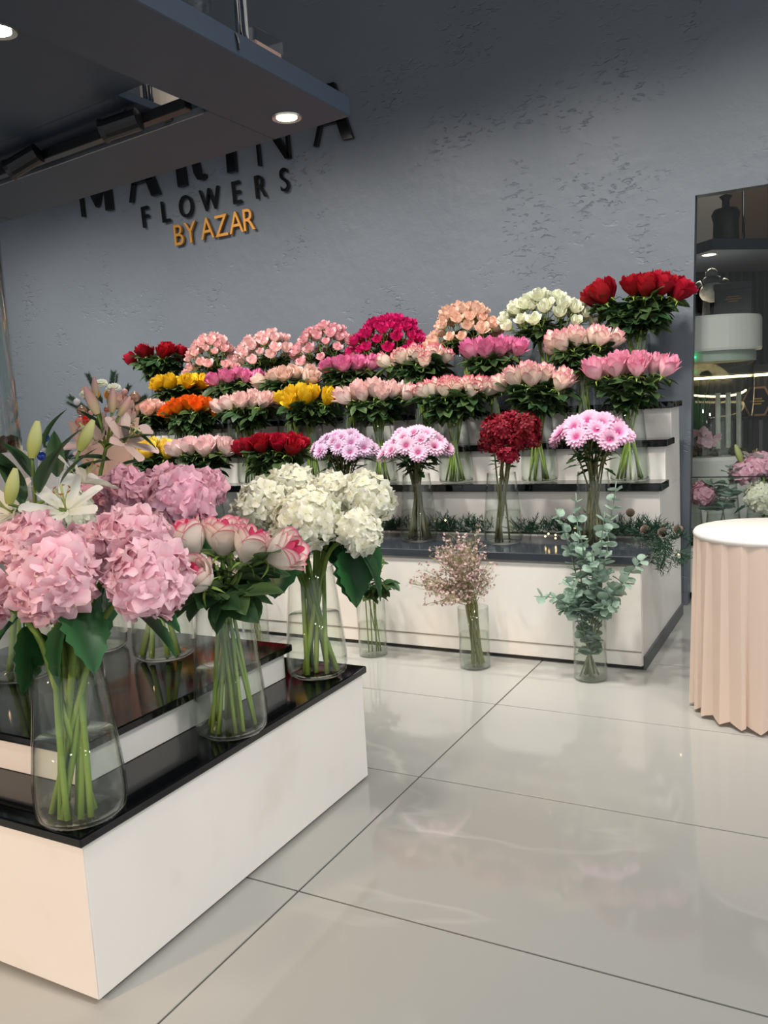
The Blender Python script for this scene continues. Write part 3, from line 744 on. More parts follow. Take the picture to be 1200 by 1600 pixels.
#==FOREGROUND==
# ================================================================== foreground hydrangeas, roses, lilies
RT, UP, TO = CR @ Vector((1, 0, 0)), CR @ Vector((0, 1, 0)), CR @ Vector((0, 0, 1))
def floret_mesh(mat, seed):
    r = random.Random(seed); mb = MB()
    for k in range(4):
        a = k * PI / 2 + r.uniform(-.12, .12); ca, sa = math.cos(a), math.sin(a); sc = r.uniform(.88, 1.08); cup = r.uniform(-.05, .18); tw = r.uniform(-.12, .12)
        def f(u, v):
            s = u * 2 - 1; x = (.03 + .52 * v) * sc; wv = .30 * math.sin(PI * min(1, .1 + v * .80)) ** .7 * sc * (1 if v < .99 else .75)
            y = s * wv; z = cup * v * v - .07 * s * s * v + tw * s * v + .02 * math.sin(9 * s + k) * v
            return (x * ca - y * sa, x * sa + y * ca, z), v
        mb.grid(f, 4, 3)
    mb.cm = 1; mb.ball((0, 0, .02), .05, 5, 3)
    return mb.mesh('floret', [mat, plain('floret_eye', 'e6d9b8', .7)])
HYP = [floret_mesh(petal('hydrangea_pink', 'eeaebd', 'f6cfd9', 0, .8, .12, .35, .6), i) for i in range(3)]
HYM = [floret_mesh(petal('hydrangea_mauve', 'e8a6bf', 'f0c0d2', 0, .8, .12, .35, .6), i + 5) for i in range(3)]
HYW = [floret_mesh(petal('hydrangea_white', 'ecedd0', 'f6f6ea', 0, .8, .06, .35, .6), i + 9) for i in range(3)]
BIGLEAF = [leaf_mesh('leaf', petal('hydrangea_leaf', '1f4526', '2f5f35', .2, 1, .2, .15, .4), 1, .85, .62, .10, .1, .22 + .2 * i, 6, 12, .15) for i in range(2)]
def hydrangea(c, head, R, fl, fsize, label, group, nfl=75, core='d98fa2', nleaf=2, axis=None, hv=.43, leaf_s=.2, squash=.88, leafdir=None, shoots=0):
    c = Vector(c); head = Vector(head); R = R - fsize * .27
    ax = Vector(axis) if axis is not None else Vector((head.x - c.x, head.y - c.y, .28)) + TO * .12
    ax.normalize(); tip = head - ax * R * .35
    pts = in_vase(c, tip, .08, hv, .08, .025); org = pts[0].copy()
    t = thing('hydrangea', label, 'flower', org, group); stem_obj(pts, .0105, .008, t, org, n=7)
    for k in range(shoots):
        e = pts[5] + Vector((ru(-.04, .04), ru(-.04, .04), ru(.0, .06))); fa = ru(0, 2 * PI); f0_ = c + Vector((.07 * math.cos(fa), .07 * math.sin(fa), .016))
        mb = MB(); mb.tube([v_ - org for v_ in bez(f0_, f0_.lerp(e, .5) + Vector((ru(-.01, .01), ru(-.01, .01), 0)), e, 6)], .0085, 7); build('side_shoot', mb, STEM, t, smooth=True)
    q = ax.to_track_quat('Z', 'Y')
    mb = MB(); mb.ball((0, 0, 0), R * .74, 12, 9, squash); o = build('flower_core', mb, plain('core_' + core, core, .9), t, head - org, True, q)
    for i in range(nfl):
        z = 1 - 1.62 * (i + .5) / nfl; a = i * 2.39996 + ru(-.15, .15); s = math.sqrt(max(0, 1 - z * z))
        n = q @ Vector((s * math.cos(a), s * math.sin(a), z)); off = q @ Vector((s * math.cos(a), s * math.sin(a), z * squash))
        d = (n + Vector((ru(-.4, .4), ru(-.4, .4), ru(-.4, .4)))).normalized()
        obj('floret', random.choice(fl), t, head - org + off * R * ru(.80, .97), aim(d), fsize * ru(.85, 1.2))
    for i in range(nleaf):
        p = pts[-2].lerp(pts[-4], rnd())
        d = Vector(leafdir[i % len(leafdir)]) if leafdir else Vector((math.cos(i * 2.6 + 1), math.sin(i * 2.6 + 1), .05 + ru(-.2, .1)))
        obj('leaf', random.choice(BIGLEAF), t, p - org, d.to_track_quat('X', 'Z') @ Quaternion((1, 0, 0), ru(-.3, .3)), leaf_s * ru(.85, 1.15))
F1 = (-1.76, 1.47, .4725); F2 = (-1.745, 2.085, .4725); F3 = (-1.795, 2.685, .4725); F4 = (-2.255, 2.34, .6025); F5 = (-2.60, 1.97, .6025); F6 = (-2.60, 2.33, .6025)
vase('large glass vase of pink hydrangeas at the near corner of the front stand', F1, lvl=.215)
vase('glass vase of pink-edged roses in the middle of the front stand', F2, lvl=.215)
vase('glass vase of white hydrangeas at the far end of the front stand', F3, lvl=.24)
vase('glass vase of mauve pink hydrangeas on the upper step', F4, lvl=.17)
vase('glass vase at the left edge on the upper step of the front stand', F5, lvl=.17)
vase('glass vase of lilies at the back of the upper step', F6, lvl=.17)
def px(r, d): return r * d / FPX
for i, (x, y, r, d, lb, ld) in enumerate((
    (85, 905, 80, 2.10, 'large pink hydrangea head lowest at the left in the near vase', (RT * -.3 - UP * .8 + TO * .3, RT * .6 - UP * .6 + TO * .5)),
    (232, 903, 75, 2.14, 'pink hydrangea head hanging lowest at the right in the near vase', (RT * .9 - UP * .25 + TO * .1, RT * .8 - UP * .55)),
    (206, 846, 66, 2.26, 'pink hydrangea head at the top right of the near vase', (RT + UP * .1, RT * -.2 - UP)),
    (50, 852, 58, 2.28, 'pink hydrangea head at the top left of the near vase', (RT * -1, RT * .2 + TO)),
    (-14, 935, 42, 2.15, 'small pink hydrangea head cut by the left edge', (RT * -1 - UP, RT * .3 - UP)),
    (135, 862, 50, 2.34, 'pink hydrangea head half hidden between the four larger ones', (UP * -1 + RT * .3, TO)))):
    hydrangea(F1, dep(x, y, d), px(r, d), HYP, .078, lb, 'pink hydrangeas of the near vase', int(50 + r * .55), 'd58a9e', 2, leafdir=ld, leaf_s=.19, shoots=1, axis=Vector((0, 0, .5)) + RT * ((x - 140) / 260) + TO * .45 - UP * ((y - 850) / 300))
for i, (x, y, r, d, lb) in enumerate(((195, 766, 45, 3.2, 'mauve pink hydrangea head between the lily and its taller neighbour'), (283, 776, 58, 3.05, 'mauve pink hydrangea head above the pink-edged roses'),
    (140, 780, 38, 3.25, 'mauve pink hydrangea head behind the open white lily'), (258, 760, 40, 3.3, 'mauve pink hydrangea head peeping over the one above the roses'), (325, 762, 32, 3.2, 'mauve pink hydrangea head at the right edge of its bunch'))):
    hydrangea(F4, dep(x, y, d), px(r, d), HYM, .085, lb, 'mauve pink hydrangeas on the upper step', int(45 + r * .5), 'c27f9a', 2, leafdir=(RT * .8 - UP * .5, RT - UP * .2 + TO * .4))
for i, (x, y, r, d, lb) in enumerate(((110, 800, 46, 2.95, 'cream hydrangea head just behind the near pink hydrangeas'), (35, 815, 42, 2.9, 'cream hydrangea head at the left behind the near pink hydrangeas'))):
    hydrangea(F5, dep(x, y, d), px(r, d), HYW, .05, lb, 'cream hydrangeas on the upper step', 80, 'd2d2a8', 1)
for i, (x, y, r, d, lb) in enumerate(((412, 790, 56, 3.3, 'white hydrangea head at the left of the white bunch'), (482, 808, 62, 3.16, 'white hydrangea head in the middle front of the white bunch'),
    (574, 778, 52, 3.28, 'tall white hydrangea head at the right of the white bunch'), (562, 832, 42, 3.12, 'white hydrangea head hanging low at the right of its bunch'),
    (455, 762, 46, 3.45, 'white hydrangea head at the back left of its bunch'), (385, 805, 32, 3.36, 'smallest white hydrangea head, at the left edge of its bunch'), (522, 772, 44, 3.4, 'white hydrangea head at the back middle of its bunch'), (450, 838, 36, 3.2, 'white hydrangea head low at the left, touching the pink roses'))):
    ld = ((RT * .9 - UP * .8 + TO * .2, RT * .5 - UP * .9 + TO * .4, RT * .2 - UP + TO * .2) if x > 500 else (RT * -.9 - UP * .4, RT * -.5 - UP * .7 + TO * .5))
    hydrangea(F3, dep(x, y, d), px(r, d), HYW, .055, lb, 'white hydrangeas of the far-end vase', int(60 + r * .9), 'cfd0a0', 3 if x > 500 else 2, leafdir=ld, leaf_s=.24, shoots=1 if i % 2 else 0)
# ---- pink-edged garden roses, every petal its own piece
def big_rose(c, head, ax, size, label, cols, seed, center=None):
    c, head, ax = Vector(c), Vector(head), Vector(ax).normalized()
    tip = head - ax * size * .1; pts = in_vase(c, tip - ax * .02, .08, .43, .07); org = pts[0].copy()
    pts = pts[:-3] + bez(pts[-4], tip - ax * .12, tip, 5)[1:]
    t = thing('garden_rose', label, 'flower', org, 'pink-edged roses of the front stand'); stem_obj(pts, .0075, .006, t, org, n=7)
    r = random.Random(seed)
    mb = MB(); mb.lathe([(.04, -.10), (.12, -.04), (.15, .03), (.10, .06)], 10)
    b = build('bloom', mb, STEM, t, head - org, True, aim(ax, r.uniform(0, 6))); b.scale = (size,) * 3
    for k in range(5):
        a = 2 * PI * k / 5; mb = MB()
        mb.grid(lambda u, v: (((.14 + .42 * v) * math.cos(a + (u - .5) * .45 * (1 - v)), (.14 + .42 * v) * math.sin(a + (u - .5) * .45 * (1 - v)), .02 - .35 * v * v + .12 * v), v), 2, 4)
        build('sepal', mb, STEM, b, smooth=True)
    pm = petal('petal_pinkedge', *cols, .8, 1.0, .03, .3); pc = petal('petal_pinkheart', 'f0a8b4', 'e0527c', .2, .9, .04, .3)
    lay = [(3, .12, .92, 0, 1.25), (4, .22, .98, .04, 1.1), (4, .33, 1.0, .10, 1.0), (5, .42, .98, .2, .9), (5, .49, .9, .32, .85)]
    for li, (n, R, zt, flare, w) in enumerate(lay):
        for k in range(n):
            ph = 2 * PI * (k + r.uniform(-.1, .1)) / n + li * 1.1; hh = zt * r.uniform(.95, 1.04); fl = flare * r.uniform(.6, 1.2)
            def f(u, v):
                s = u * 2 - 1; wv = w * (.45 + .55 * math.sin(PI * min(1, .12 + v * .72)))
                rr = R * (.22 + .78 * math.sin(min(1., v * 1.45) * PI / 2)) + fl * max(0, v - .55) ** 2 * 2.2 * (1 - .5 * s * s)
                rr -= R * .18 * sm(.6, 1, v) * (1 if li < 2 else .2)
                z = hh * (v - .2 * v * v * s * s) - fl * .55 * max(0, v - .7) ** 2 * 3; a = ph + s * wv
                return (rr * math.cos(a), rr * math.sin(a), z), max(v ** 1.5, abs(s) ** 4 * min(1, v * 1.3))
            mb = MB(); mb.grid(f, 6, 7); build('petal', mb, pc if li < 2 else pm, b, smooth=True)
    for k in range(1 + seed % 2):
        e = pts[5] + Vector((ru(-.03, .03), ru(-.03, .03), ru(.02, .1))); fa = ru(0, 2 * PI); f0_ = c + Vector((.075 * math.cos(fa), .075 * math.sin(fa), .016))
        mb = MB(); mb.tube([v_ - org for v_ in bez(f0_, f0_.lerp(e, .5), e, 6)], .006, 6); build('side_shoot', mb, STEM, t, smooth=True)
    add_leaves(t, org, pts, 5, [RLEAF[0], RLEAF[2]], .24, .5, .9)
PE = ('f7ece2', 'e27a98')
big_rose(F2, dep(306, 868, 2.7), RT * -.35 + UP * .9 + TO * .25, .125, 'pink-edged rose at the left end of the row of large roses', PE, 1)
big_rose(F2, dep(348, 868, 2.72), RT * .1 + UP * 1 + TO * .2, .125, 'pink-edged rose second from the left in the row of large roses', PE, 2)
big_rose(F2, dep(382, 880, 2.68), RT * .35 + UP * .9 + TO * .1, .12, 'pink-edged rose third from the left in the row of large roses', PE, 3)
big_rose(F2, dep(418, 874, 2.66), RT * .85 + UP * .35 + TO * .3, .125, 'pink-edged rose at the right end, tipped towards the white hydrangeas', PE, 4)
big_rose(F2, dep(322, 918, 2.55), RT * -.3 + UP * .55 + TO * .6, .11, 'half-open rose with a hot pink heart below the row of large roses', PE, 5)
big_rose(F2, dep(362, 858, 2.85), UP + RT * .05, .11, 'pink-edged rose half hidden behind the row of large roses', PE, 6)
# ---- lilies
def lily_petal(mat, Lp, Wp, rec):
    mb = MB()
    def f(u, v):
        s = u * 2 - 1; ww = Wp * .5 * math.sin(PI * min(1, .1 + v * .86)) ** .8
        x = Lp * (.06 + .9 * math.sin(v * (1.15 + rec * .4)) / math.sin(1.15 + rec * .2) * .85); z = Lp * (.62 * v - rec * .55 * v * v) + .04 * Lp * (1 - abs(s)) * -1 + .02 * Lp * math.sin(7 * v + s * 3)
        return (x, s * ww, z), v * .7 + .3 * abs(s)
    mb.grid(f, 6, 8); return mb.mesh('petal', mat)
LW = petal('lily_white', 'e9ead2', 'f3f1ea', .05, .5, .03, .3, .5); LP = petal('lily_blush', 'efd2c4', 'f0d4cf', .1, .7, .05, .3, .5)
LB = petal('lily_bud', 'a9ae5e', 'c4c98a', .1, .9, .06, .15, .5); LBP = petal('lily_bud_pink', 'c9b48a', 'd8a7a4', .1, .9, .06, .15, .5)
LLEAF = [leaf_mesh('leaf', petal('lily_leaf', '2a432c', '3e5a38', .2, 1, .15, .15, .4), 1, 1.1, .40, 0, .16, .25 + .2 * i, 6, 8, 0) for i in range(2)]
BUDP = [(.08, 0), (.16, .12), (.2, .35), (.19, .6), (.12, .85), (.03, 1)]
def bud_mesh(mat):
    mb = MB()
    mb.grid(lambda u, v: ((lambda r: (r * (1 + .12 * math.cos(3 * u * 2 * PI)) * math.cos(u * 2 * PI), r * (1 + .12 * math.cos(3 * u * 2 * PI)) * math.sin(u * 2 * PI), v))(.04 + .17 * math.sin(PI * min(1, .06 + v * .9)) ** .8 * (1 - .35 * v)), v), 12, 8, True)
    return mb.mesh('bud', mat)
BUDG, BUDPK = bud_mesh(LB), bud_mesh(LBP)
def lily(c, blooms, buds, leaves, label, top, mat, budm, rec=.6):
    c = Vector(c); top = Vector(top); pts = in_vase(c, top, .08, .43, .06); org = pts[0].copy()
    t = thing('lily', label, 'flower', org, 'lilies on the upper step'); stem_obj(pts, .010, .007, t, org, n=7)
    P6 = [lily_petal(mat, 1, .42, rec), lily_petal(mat, 1, .3, rec)]
    for (h, ax, s) in blooms:
        h, ax = Vector(h), Vector(ax).normalized(); q = aim(ax)
        mb = MB(); mb.tube([v - org for v in bez(top - (top - pts[-2]) * .5, top + (h - top) * .5 + Vector((0, 0, .01)), h, 5)], .006, 6); build('pedicel', mb, STEM, t, smooth=True)
        mb = MB(); mb.tube([(0, 0, 0), (0, 0, .62)], [.02, .025], 6)
        for k in range(6):
            a = k * PI / 3 + .2; e = Vector((.16 * math.cos(a), .16 * math.sin(a), .5)); mb.tube(bez((0, 0, .05), (.03 * math.cos(a), .03 * math.sin(a), .35), e, 4), .008, 4)
            mb.cm = 1; mb.tube([e + Vector((-.05 * math.sin(a), .05 * math.cos(a), 0)), e, e - Vector((-.05 * math.sin(a), .05 * math.cos(a), 0))], [.008, .018, .008], 5); mb.cm = 0
        b = build('bloom', mb, [petal('lily_stamen', 'c9d38e', 'c9d38e'), plain('lily_anther', '9a5a24', .8)], t, h - org, True, q); b.scale = (s,) * 3
        for k in range(6): obj('petal', P6[k % 2], b, (0, 0, 0), Quaternion((0, 0, 1), k * PI / 3 + ru(-.1, .1)), ru(.92, 1.06))
    for (h, ax, s) in buds:
        h, ax = Vector(h), Vector(ax).normalized()
        mb = MB(); mb.tube([v - org for v in bez(top - (top - pts[-2]) * .5, top + (h - top) * .5, h, 5)], .005, 6); build('pedicel', mb, STEM, t, smooth=True)
        obj('bud', budm, t, h - org, aim(ax), s)
    for (h, d, s) in leaves: obj('leaf', random.choice(LLEAF), t, Vector(h) - org, Vector(d).to_track_quat('X', 'Z') @ Quaternion((1, 0, 0), ru(-.2, .2)), s)
d = 2.62
lily(F5, [(dep(103, 797, d), UP * .75 + TO * .55 + RT * .05, .155)], [(dep(50, 716, d - .05), UP + RT * .15, .115), (dep(14, 788, d - .1), UP * 1 + RT * .18, .11)],
     [(dep(62, 760, d), UP * .75 + RT * .3, .2), (dep(62, 770, d), UP * .5 + RT * .2 + TO * .2, .17), (dep(35, 790, d), UP + RT * -.35, .2), (dep(48, 745, d), UP + RT * -.4, .13), (dep(30, 740, d), UP * .6 - RT * .9, .15), (dep(95, 755, d), UP * .8 + RT * .5, .14), (dep(70, 700, d + .2), UP + RT * .1, .13)],
     'white lily stem with one wide open bloom at the left', dep(60, 800, d), LW, BUDG)
d = 3.0
lily(F5, [(dep(128, 752, d), UP * .8 + RT * .45 - TO * .1, .15), (dep(18, 800, d - .2), UP * .4 + TO * .5 - RT * .4, .17)], [(dep(124, 704, d), UP + RT * .45, .12)],
     [(dep(105, 770, d), UP + RT * .4, .15), (dep(90, 745, d), UP * .9 - RT * .1, .16), (dep(112, 740, d), UP * .5 + RT * .8, .14)], 'white lily stem with a half-closed bloom behind the open one', dep(100, 775, d), LW, BUDG)
d = 3.35
lily(F6, [(dep(150, 690, d), UP * .6 + TO * .5 - RT * .4, .16), (dep(196, 690, d), UP * .5 + TO * .4 + RT * .6, .15)], [(dep(152, 648, d), UP * .9 - RT * .4, .12), (dep(175, 645, d), UP + RT * .03, .10), (dep(186, 650, d), UP * .9 + RT * .5, .09), (dep(150, 620, d + .1), UP - RT * .1, .08)],
     [(dep(162, 700, d), UP * .5 + RT * 1, .2), (dep(165, 680, d), UP * .7 - RT * .5, .14), (dep(172, 720, d), UP * .2 - RT * .8, .16), (dep(185, 665, d), UP * -.3 + RT * .9, .16), (dep(175, 735, d), UP * .3 + RT * .6, .15)], 'blush pink lily stem with buds beside the orange-slice arrangement', dep(168, 690, d), LP, BUDPK)
#==DETAILS==
# ================================================================== floor vases in front of the tiered stand
def dir_leaf(t, me, p, d, s, roll=0): return obj('leaf', me, t, p, Vector(d).to_track_quat('X', 'Z') @ Quaternion((1, 0, 0), roll), s)
# ---- eucalyptus
E0 = Vector((-1.15, 4.315, 0)); vase('glass cylinder vase of eucalyptus on the floor at the right', E0, 'cyl', .2)
def round_leaf(seed):
    r = random.Random(seed); mb = MB()
    mb.grid(lambda u, v: ((lambda s: (v * 1.0 + .05, s * .5 * math.sin(PI * min(1, .06 + v * .93)) ** .6, .12 * abs(s) * v - .15 * v * v * seed / 3))(u * 2 - 1), .3 + .7 * v), 6, 6)
    mb.tube([(-.12, 0, 0), (.1, 0, 0)], .02, 4); return mb.mesh('leaf', EUC)
EL = [round_leaf(i) for i in (0, 2, 4)]
EST = petal('eucalyptus_stem', '8a8f74', '7f9a86', 0, 1, .1, 0)
tips = [(963, 752, .0), (868, 795, -.05), (905, 830, -.12), (835, 932, -.16), (1012, 868, .0), (985, 905, -.1), (945, 800, -.15), (880, 905, -.2), (925, 860, -.22), (870, 955, -.12), (965, 950, -.15), (900, 770, .05)]
names = rank([ony(a, b, 4.3) for a, b, _ in tips])
for i, (a, b, dy) in enumerate(tips):
    tip = ony(a, b, 4.33 + dy); r = E0 + Vector(((tip.x - E0.x) * .25, ru(-.05, .03), .345))
    foot = E0 + Vector((-(tip.x - E0.x) * .15, ru(-.05, .05), .02)); pts = [foot.lerp(r, k / 4) for k in range(5)] + bez(r, r + (r - foot).normalized() * (tip - r).length * .5, tip, 9)[1:]
    t = thing('eucalyptus_branch', f'{names[i]} eucalyptus branch in the floor vase at the right', 'branch', foot, 'eucalyptus branches'); stem_obj(pts, .005, .0025, t, foot, EST)
    L_ = sum((pts[k + 1] - pts[k]).length for k in range(len(pts) - 1)); n = int(L_ / .055)
    for k in range(n):
        u = (.12 + .88 * k / n) * (len(pts) - 1); j = min(len(pts) - 2, int(u)); p = pts[j].lerp(pts[j + 1], u - j); tg = (pts[j + 1] - pts[j]).normalized()
        az = k * 1.57 + ru(-.4, .4); o_ = tg.orthogonal().normalized(); o_.rotate(Quaternion(tg, az))
        sz = .078 * (1.1 - .55 * k / n) * ru(.8, 1.15)
        inside = p.z < .36
        for sg in (1, -1):
            if inside and (p - E0).xy.length > .05: continue
            dir_leaf(t, random.choice(EL), p - foot, o_ * sg + tg * .35, sz * (.75 if inside else 1), ru(-.8, .8))
# ---- wispy limonium bunches: nobody could count the sprigs
def limonium(base, rim, tips, label, nst, fl, grp):
    mb = MB(); base = Vector(base)
    for i in range(nst):
        a, b, dy = random.choice(tips); tip = ony(a + ru(-16, 16), b + ru(-22, 22), base.y + dy + ru(-.08, .06)); f = base + Vector((ru(-.02, .05), ru(-.03, .03), .02)); r = base + rim + Vector((ru(-.03, .03), ru(-.03, .03), 0))
        mb.cm = 0; pts = [f, f.lerp(r, .5), r] + bez(r, r.lerp(tip, .55) + Vector((0, 0, .05)), tip, 5)[1:]
        mb.tube([p - base for p in pts], .002, 3, False)
        for k in range(11):
            u = ru(.35, 1); q0 = r.lerp(tip, u); q1 = q0 + Vector((ru(-.06, .06), ru(-.05, .05), ru(.0, .06)))
            mb.cm = 0; mb.tube([q0 - base, q0.lerp(q1, .5) - base + Vector((0, 0, .006)), q1 - base], .0009, 3, False)
            mb.cm = 1
            for _ in range(2):
                c = q1 - base + Vector((ru(-.012, .012), ru(-.012, .012), ru(-.01, .012))); d = Vector((ru(-1, 1), ru(-1, 1), ru(-1, 1))).normalized() * .008; e = d.orthogonal().normalized() * .005
                mb.fc(mb.pt(c - d - e), mb.pt(c + d - e, 1), mb.pt(c + d + e, 1), mb.pt(c - d + e))
    o = build('limonium_bunch', mb, [petal('limonium_stem', '8b8f5a', 'a59f70', 0, 1, .1, 0), petal(fl, 'b59a92', 'd6b8b6', 0, 1, .1, .2)], None, base)
    tag(o, label, 'flowers', None, 'stuff')
N0 = Vector((-1.81, 4.315, 0)); vase('glass cylinder vase of wispy pink flowers on the floor in the middle', N0, 'cyl', .2)
limonium(N0, Vector((-.01, 0, .36)), [(665, 900, -.02), (680, 865, 0), (700, 850, -.05), (720, 850, 0), (735, 845, .02), (700, 880, -.1), (752, 915, -.05), (755, 890, 0), (660, 925, -.05), (690, 925, -.12), (725, 880, -.1)], 'wispy dusty pink flowers fanning out of the middle floor vase', 70, 'limonium_flower', None)
N1 = Vector((-3.36, 4.33, 0)); vase('glass cylinder vase on the floor behind the pink-edged roses', N1, 'cyl', .13)
limonium(N1, Vector((0, 0, .36)), [(350, 880, 0), (370, 885, 0), (395, 880, 0), (340, 870, .0), (385, 870, .02), (410, 890, 0)], 'greyish wispy flowers behind the pink-edged roses', 40, 'limonium_flower', None)
# ---- leafy stems in the vase below the white hydrangeas
Q0 = Vector((-2.49, 4.345, 0)); vase('glass cylinder vase on the floor below the white hydrangeas', Q0, 'cyl', .2)
tips = [(560, 900, 0), (578, 885, -.04), (600, 880, 0), (605, 905, -.05), (570, 925, -.08), (590, 915, -.1)]; names = rank([ony(a, b, 4.3) for a, b, _ in tips])
for i, (a, b, dy) in enumerate(tips):
    tip = ony(a, b, Q0.y + dy); foot = Q0 + Vector(((i - 3) * .012 + .02, ru(-.03, .03), .02)); rr = Q0 + Vector(((tip.x - Q0.x) * .3, -.02, .34)); pts = [foot.lerp(rr, k / 3) for k in range(4)] + bez(rr, rr.lerp(tip, .5) + Vector((0, 0, .05)), tip, 5)[1:]
    t = thing('leafy_stem', f'{names[i]} leafy green stem in the vase below the white hydrangeas', 'branch', foot, 'leafy stems'); stem_obj(pts, .004, .003, t, foot)
    add_leaves(t, foot, pts, 6, [RLEAF[0], RLEAF[2]], .15, .4, 1.0)
# ================================================================== pine garland with cones and fairy lights on the lowest shelf
GO = Vector((-1.8, 4.99, ZA))
gl_ = thing('pine_garland', 'green pine garland with cones and tiny lights along the lowest shelf', 'garland', GO)
path = [(-4.6, 5.0, .665), (-3.8, 4.98, .668), (-3.0, 5.0, .665), (-2.5, 4.97, .67), (-2.0, 4.99, .665), (-1.6, 4.96, .67), (-1.25, 4.98, .67), (-1.0, 4.93, .675), (-.885, 4.86, .672), (-.84, 4.78, .60), (-.855, 4.72, .53)]
def along(u):
    u *= len(path) - 1; j = min(len(path) - 2, int(u)); return Vector(path[j]).lerp(Vector(path[j + 1]), u - j), (Vector(path[j + 1]) - Vector(path[j])).normalized()
mb = MB(); mb.tube([Vector(p) - GO for p in path], .007, 6); build('wire', mb, plain('dark_wire', '2a3324', .8), gl_)
mb = MB()
CL = [ony(a_, b_, 4.99) for a_, b_ in ((560, 832), (612, 828), (690, 818), (740, 826), (832, 825), (885, 818), (930, 822), (985, 812), (1020, 826))] + [Vector((-.86, 4.84, .66)), Vector((-.845, 4.78, .58))]
for i in range(620):
    c = random.choice(CL); p = Vector((c.x + random.gauss(0, .06), c.y + random.gauss(0, .025), (ZA + .03 if c.x < -.9 else c.z) + abs(random.gauss(0, .02))))
    if p.x > -.91 and c.x < -.9: p.x = -.92
    d = Vector((ru(-1, 1), ru(-.9, .5), ru(.0, 1.1) if c.x < -.9 else ru(-1, .8))).normalized(); L_ = ru(.06, .12)
    for k in range(11):
        b0 = p + d * L_ * (.1 + .9 * k / 11); e = (d * .9 + Vector((ru(-1, 1), ru(-1, 1), ru(-.5, 1)))).normalized() * ru(.028, .042); w_ = e.orthogonal().normalized() * .0026
        if b0.y + e.y > 5.07 and b0.x < -.91: continue
        i0 = mb.pt(b0 - w_ - GO); mb.pt(b0 + w_ - GO); mb.pt(b0 + e - GO, 1); mb.fc(i0, i0 + 1, i0 + 2)
nd = build('needles', mb, petal('pine_needle', '1c3a2a', '335a40', 0, 1, .1, .1), gl_); nd['kind'] = 'stuff'
def cone_mesh():
    mb = MB(); mb.ball((0, 0, .3), .22, 8, 6, 1.5)
    for k in range(70):
        z = k / 70; a = k * 2.4; r = .30 * math.sin(PI * (.12 + .85 * z)) + .06; d = Vector((math.cos(a), math.sin(a), .45)).normalized(); s = Vector((-math.sin(a), math.cos(a), 0)) * .09; c = Vector((0, 0, z * .62))
        i0 = mb.pt(c + d * r * .4 - s); mb.pt(c + d * r * .4 + s); mb.pt(c + d * r + s * .6, 1); mb.pt(c + d * r - s * .6, 1); mb.fc(i0, i0 + 1, i0 + 2, i0 + 3)
    return mb.mesh('pine_cone', petal('cone_brown', '33281f', '7d6a5c', .2, 1, .1, 0))
PC = cone_mesh()
for a, b in ((985, 806), (1012, 832), (1058, 832), (1040, 836)):
    p = ony(a, b, 4.94 if a < 1000 else 4.84); p.z = max(p.z, ZA + .03) if a < 1020 else p.z; obj('pine_cone', PC, gl_, p - GO, aim((ru(-.5, .5), -.6, .6)), .08)
for a, b in ((857, 834), (868, 836), (868, 841), (898, 825), (696, 813), (1060, 866), (852, 838), (946, 822)):
    p = ony(a, b, 4.85 if a > 800 else 4.9); mb = MB(); mb.ball((0, 0, 0), .005, 8, 6); build('light_bulb', mb, emit('fairy_light', (1, .62, .25), 12), gl_, p - GO)
# ================================================================== things at the left behind the front stand
PLN = thing('display_plinth', 'tall white plinth behind the front stand carrying the gift arrangements', 'plinth', (-3.5, 3.3, 0))
mb = MB(); mb.box(-.3, .3, -.42, .42, .03, 1.0, .004); build('plinth_body', mb, WHITE, PLN)
mb = MB(); mb.box(-.28, .28, -.4, .4, 0, .03); build('plinth_foot', mb, PLINTH, PLN)
# ---- orange slice arrangement
AO = dep(165, 690, 4.62); AO.z = 1.001
ar = thing('gift_arrangement', 'small gift arrangement with fir, dried orange slices and baubles in peach paper', 'arrangement', AO)
def arp(a, b, d=0): return dep(a, b, 4.55 + d) - AO
top = arp(165, 655)
mb = MB()
mb.grid(lambda u, v: ((lambda a, r: (r * math.cos(a), r * math.sin(a), v * top.z))(u * 2 * PI, .07 + .11 * v + .012 * v * math.sin(9 * u * 2 * PI)), v), 54, 6, True)
build('peach_wrapping', mb, petal('peach_paper', 'e9b9a2', 'f0cbb8', 0, 1, 0, .2, .8), ar)
firm = MB()
for k in range(170):
    z = k / 170; a = k * 2.4; e = Vector((math.cos(a) * .5, math.sin(a) * .5, .7)).normalized() * .2; c = Vector((0, 0, z)); w_ = e.orthogonal().normalized() * .016
    i0 = firm.pt(c - w_); firm.pt(c + w_); firm.pt(c + e, 1); firm.fc(i0, i0 + 1, i0 + 2)
firm.tube([(0, 0, 0), (0, 0, 1)], .02, 5)
FIR = firm.mesh('fir_sprig', petal('fir_green', '3a5240', '5a7360', 0, 1, .15, .1))
for (a, b, dx, dz) in ((150, 640, -.9, .9), (160, 630, -.3, 1), (170, 635, .2, 1), (180, 640, .8, .9), (135, 645, -1, .4), (195, 640, 1, .35), (150, 650, -.6, .5), (178, 622, .5, 1)):
    obj('fir_sprig', FIR, ar, arp(a, b, ru(-.1, .1)), aim((dx, ru(-.3, .2), dz)), ru(.13, .18))
osl = MB(); osl.lathe([(.5, -.05), (.5, .05)], 24); osl.cm = 1
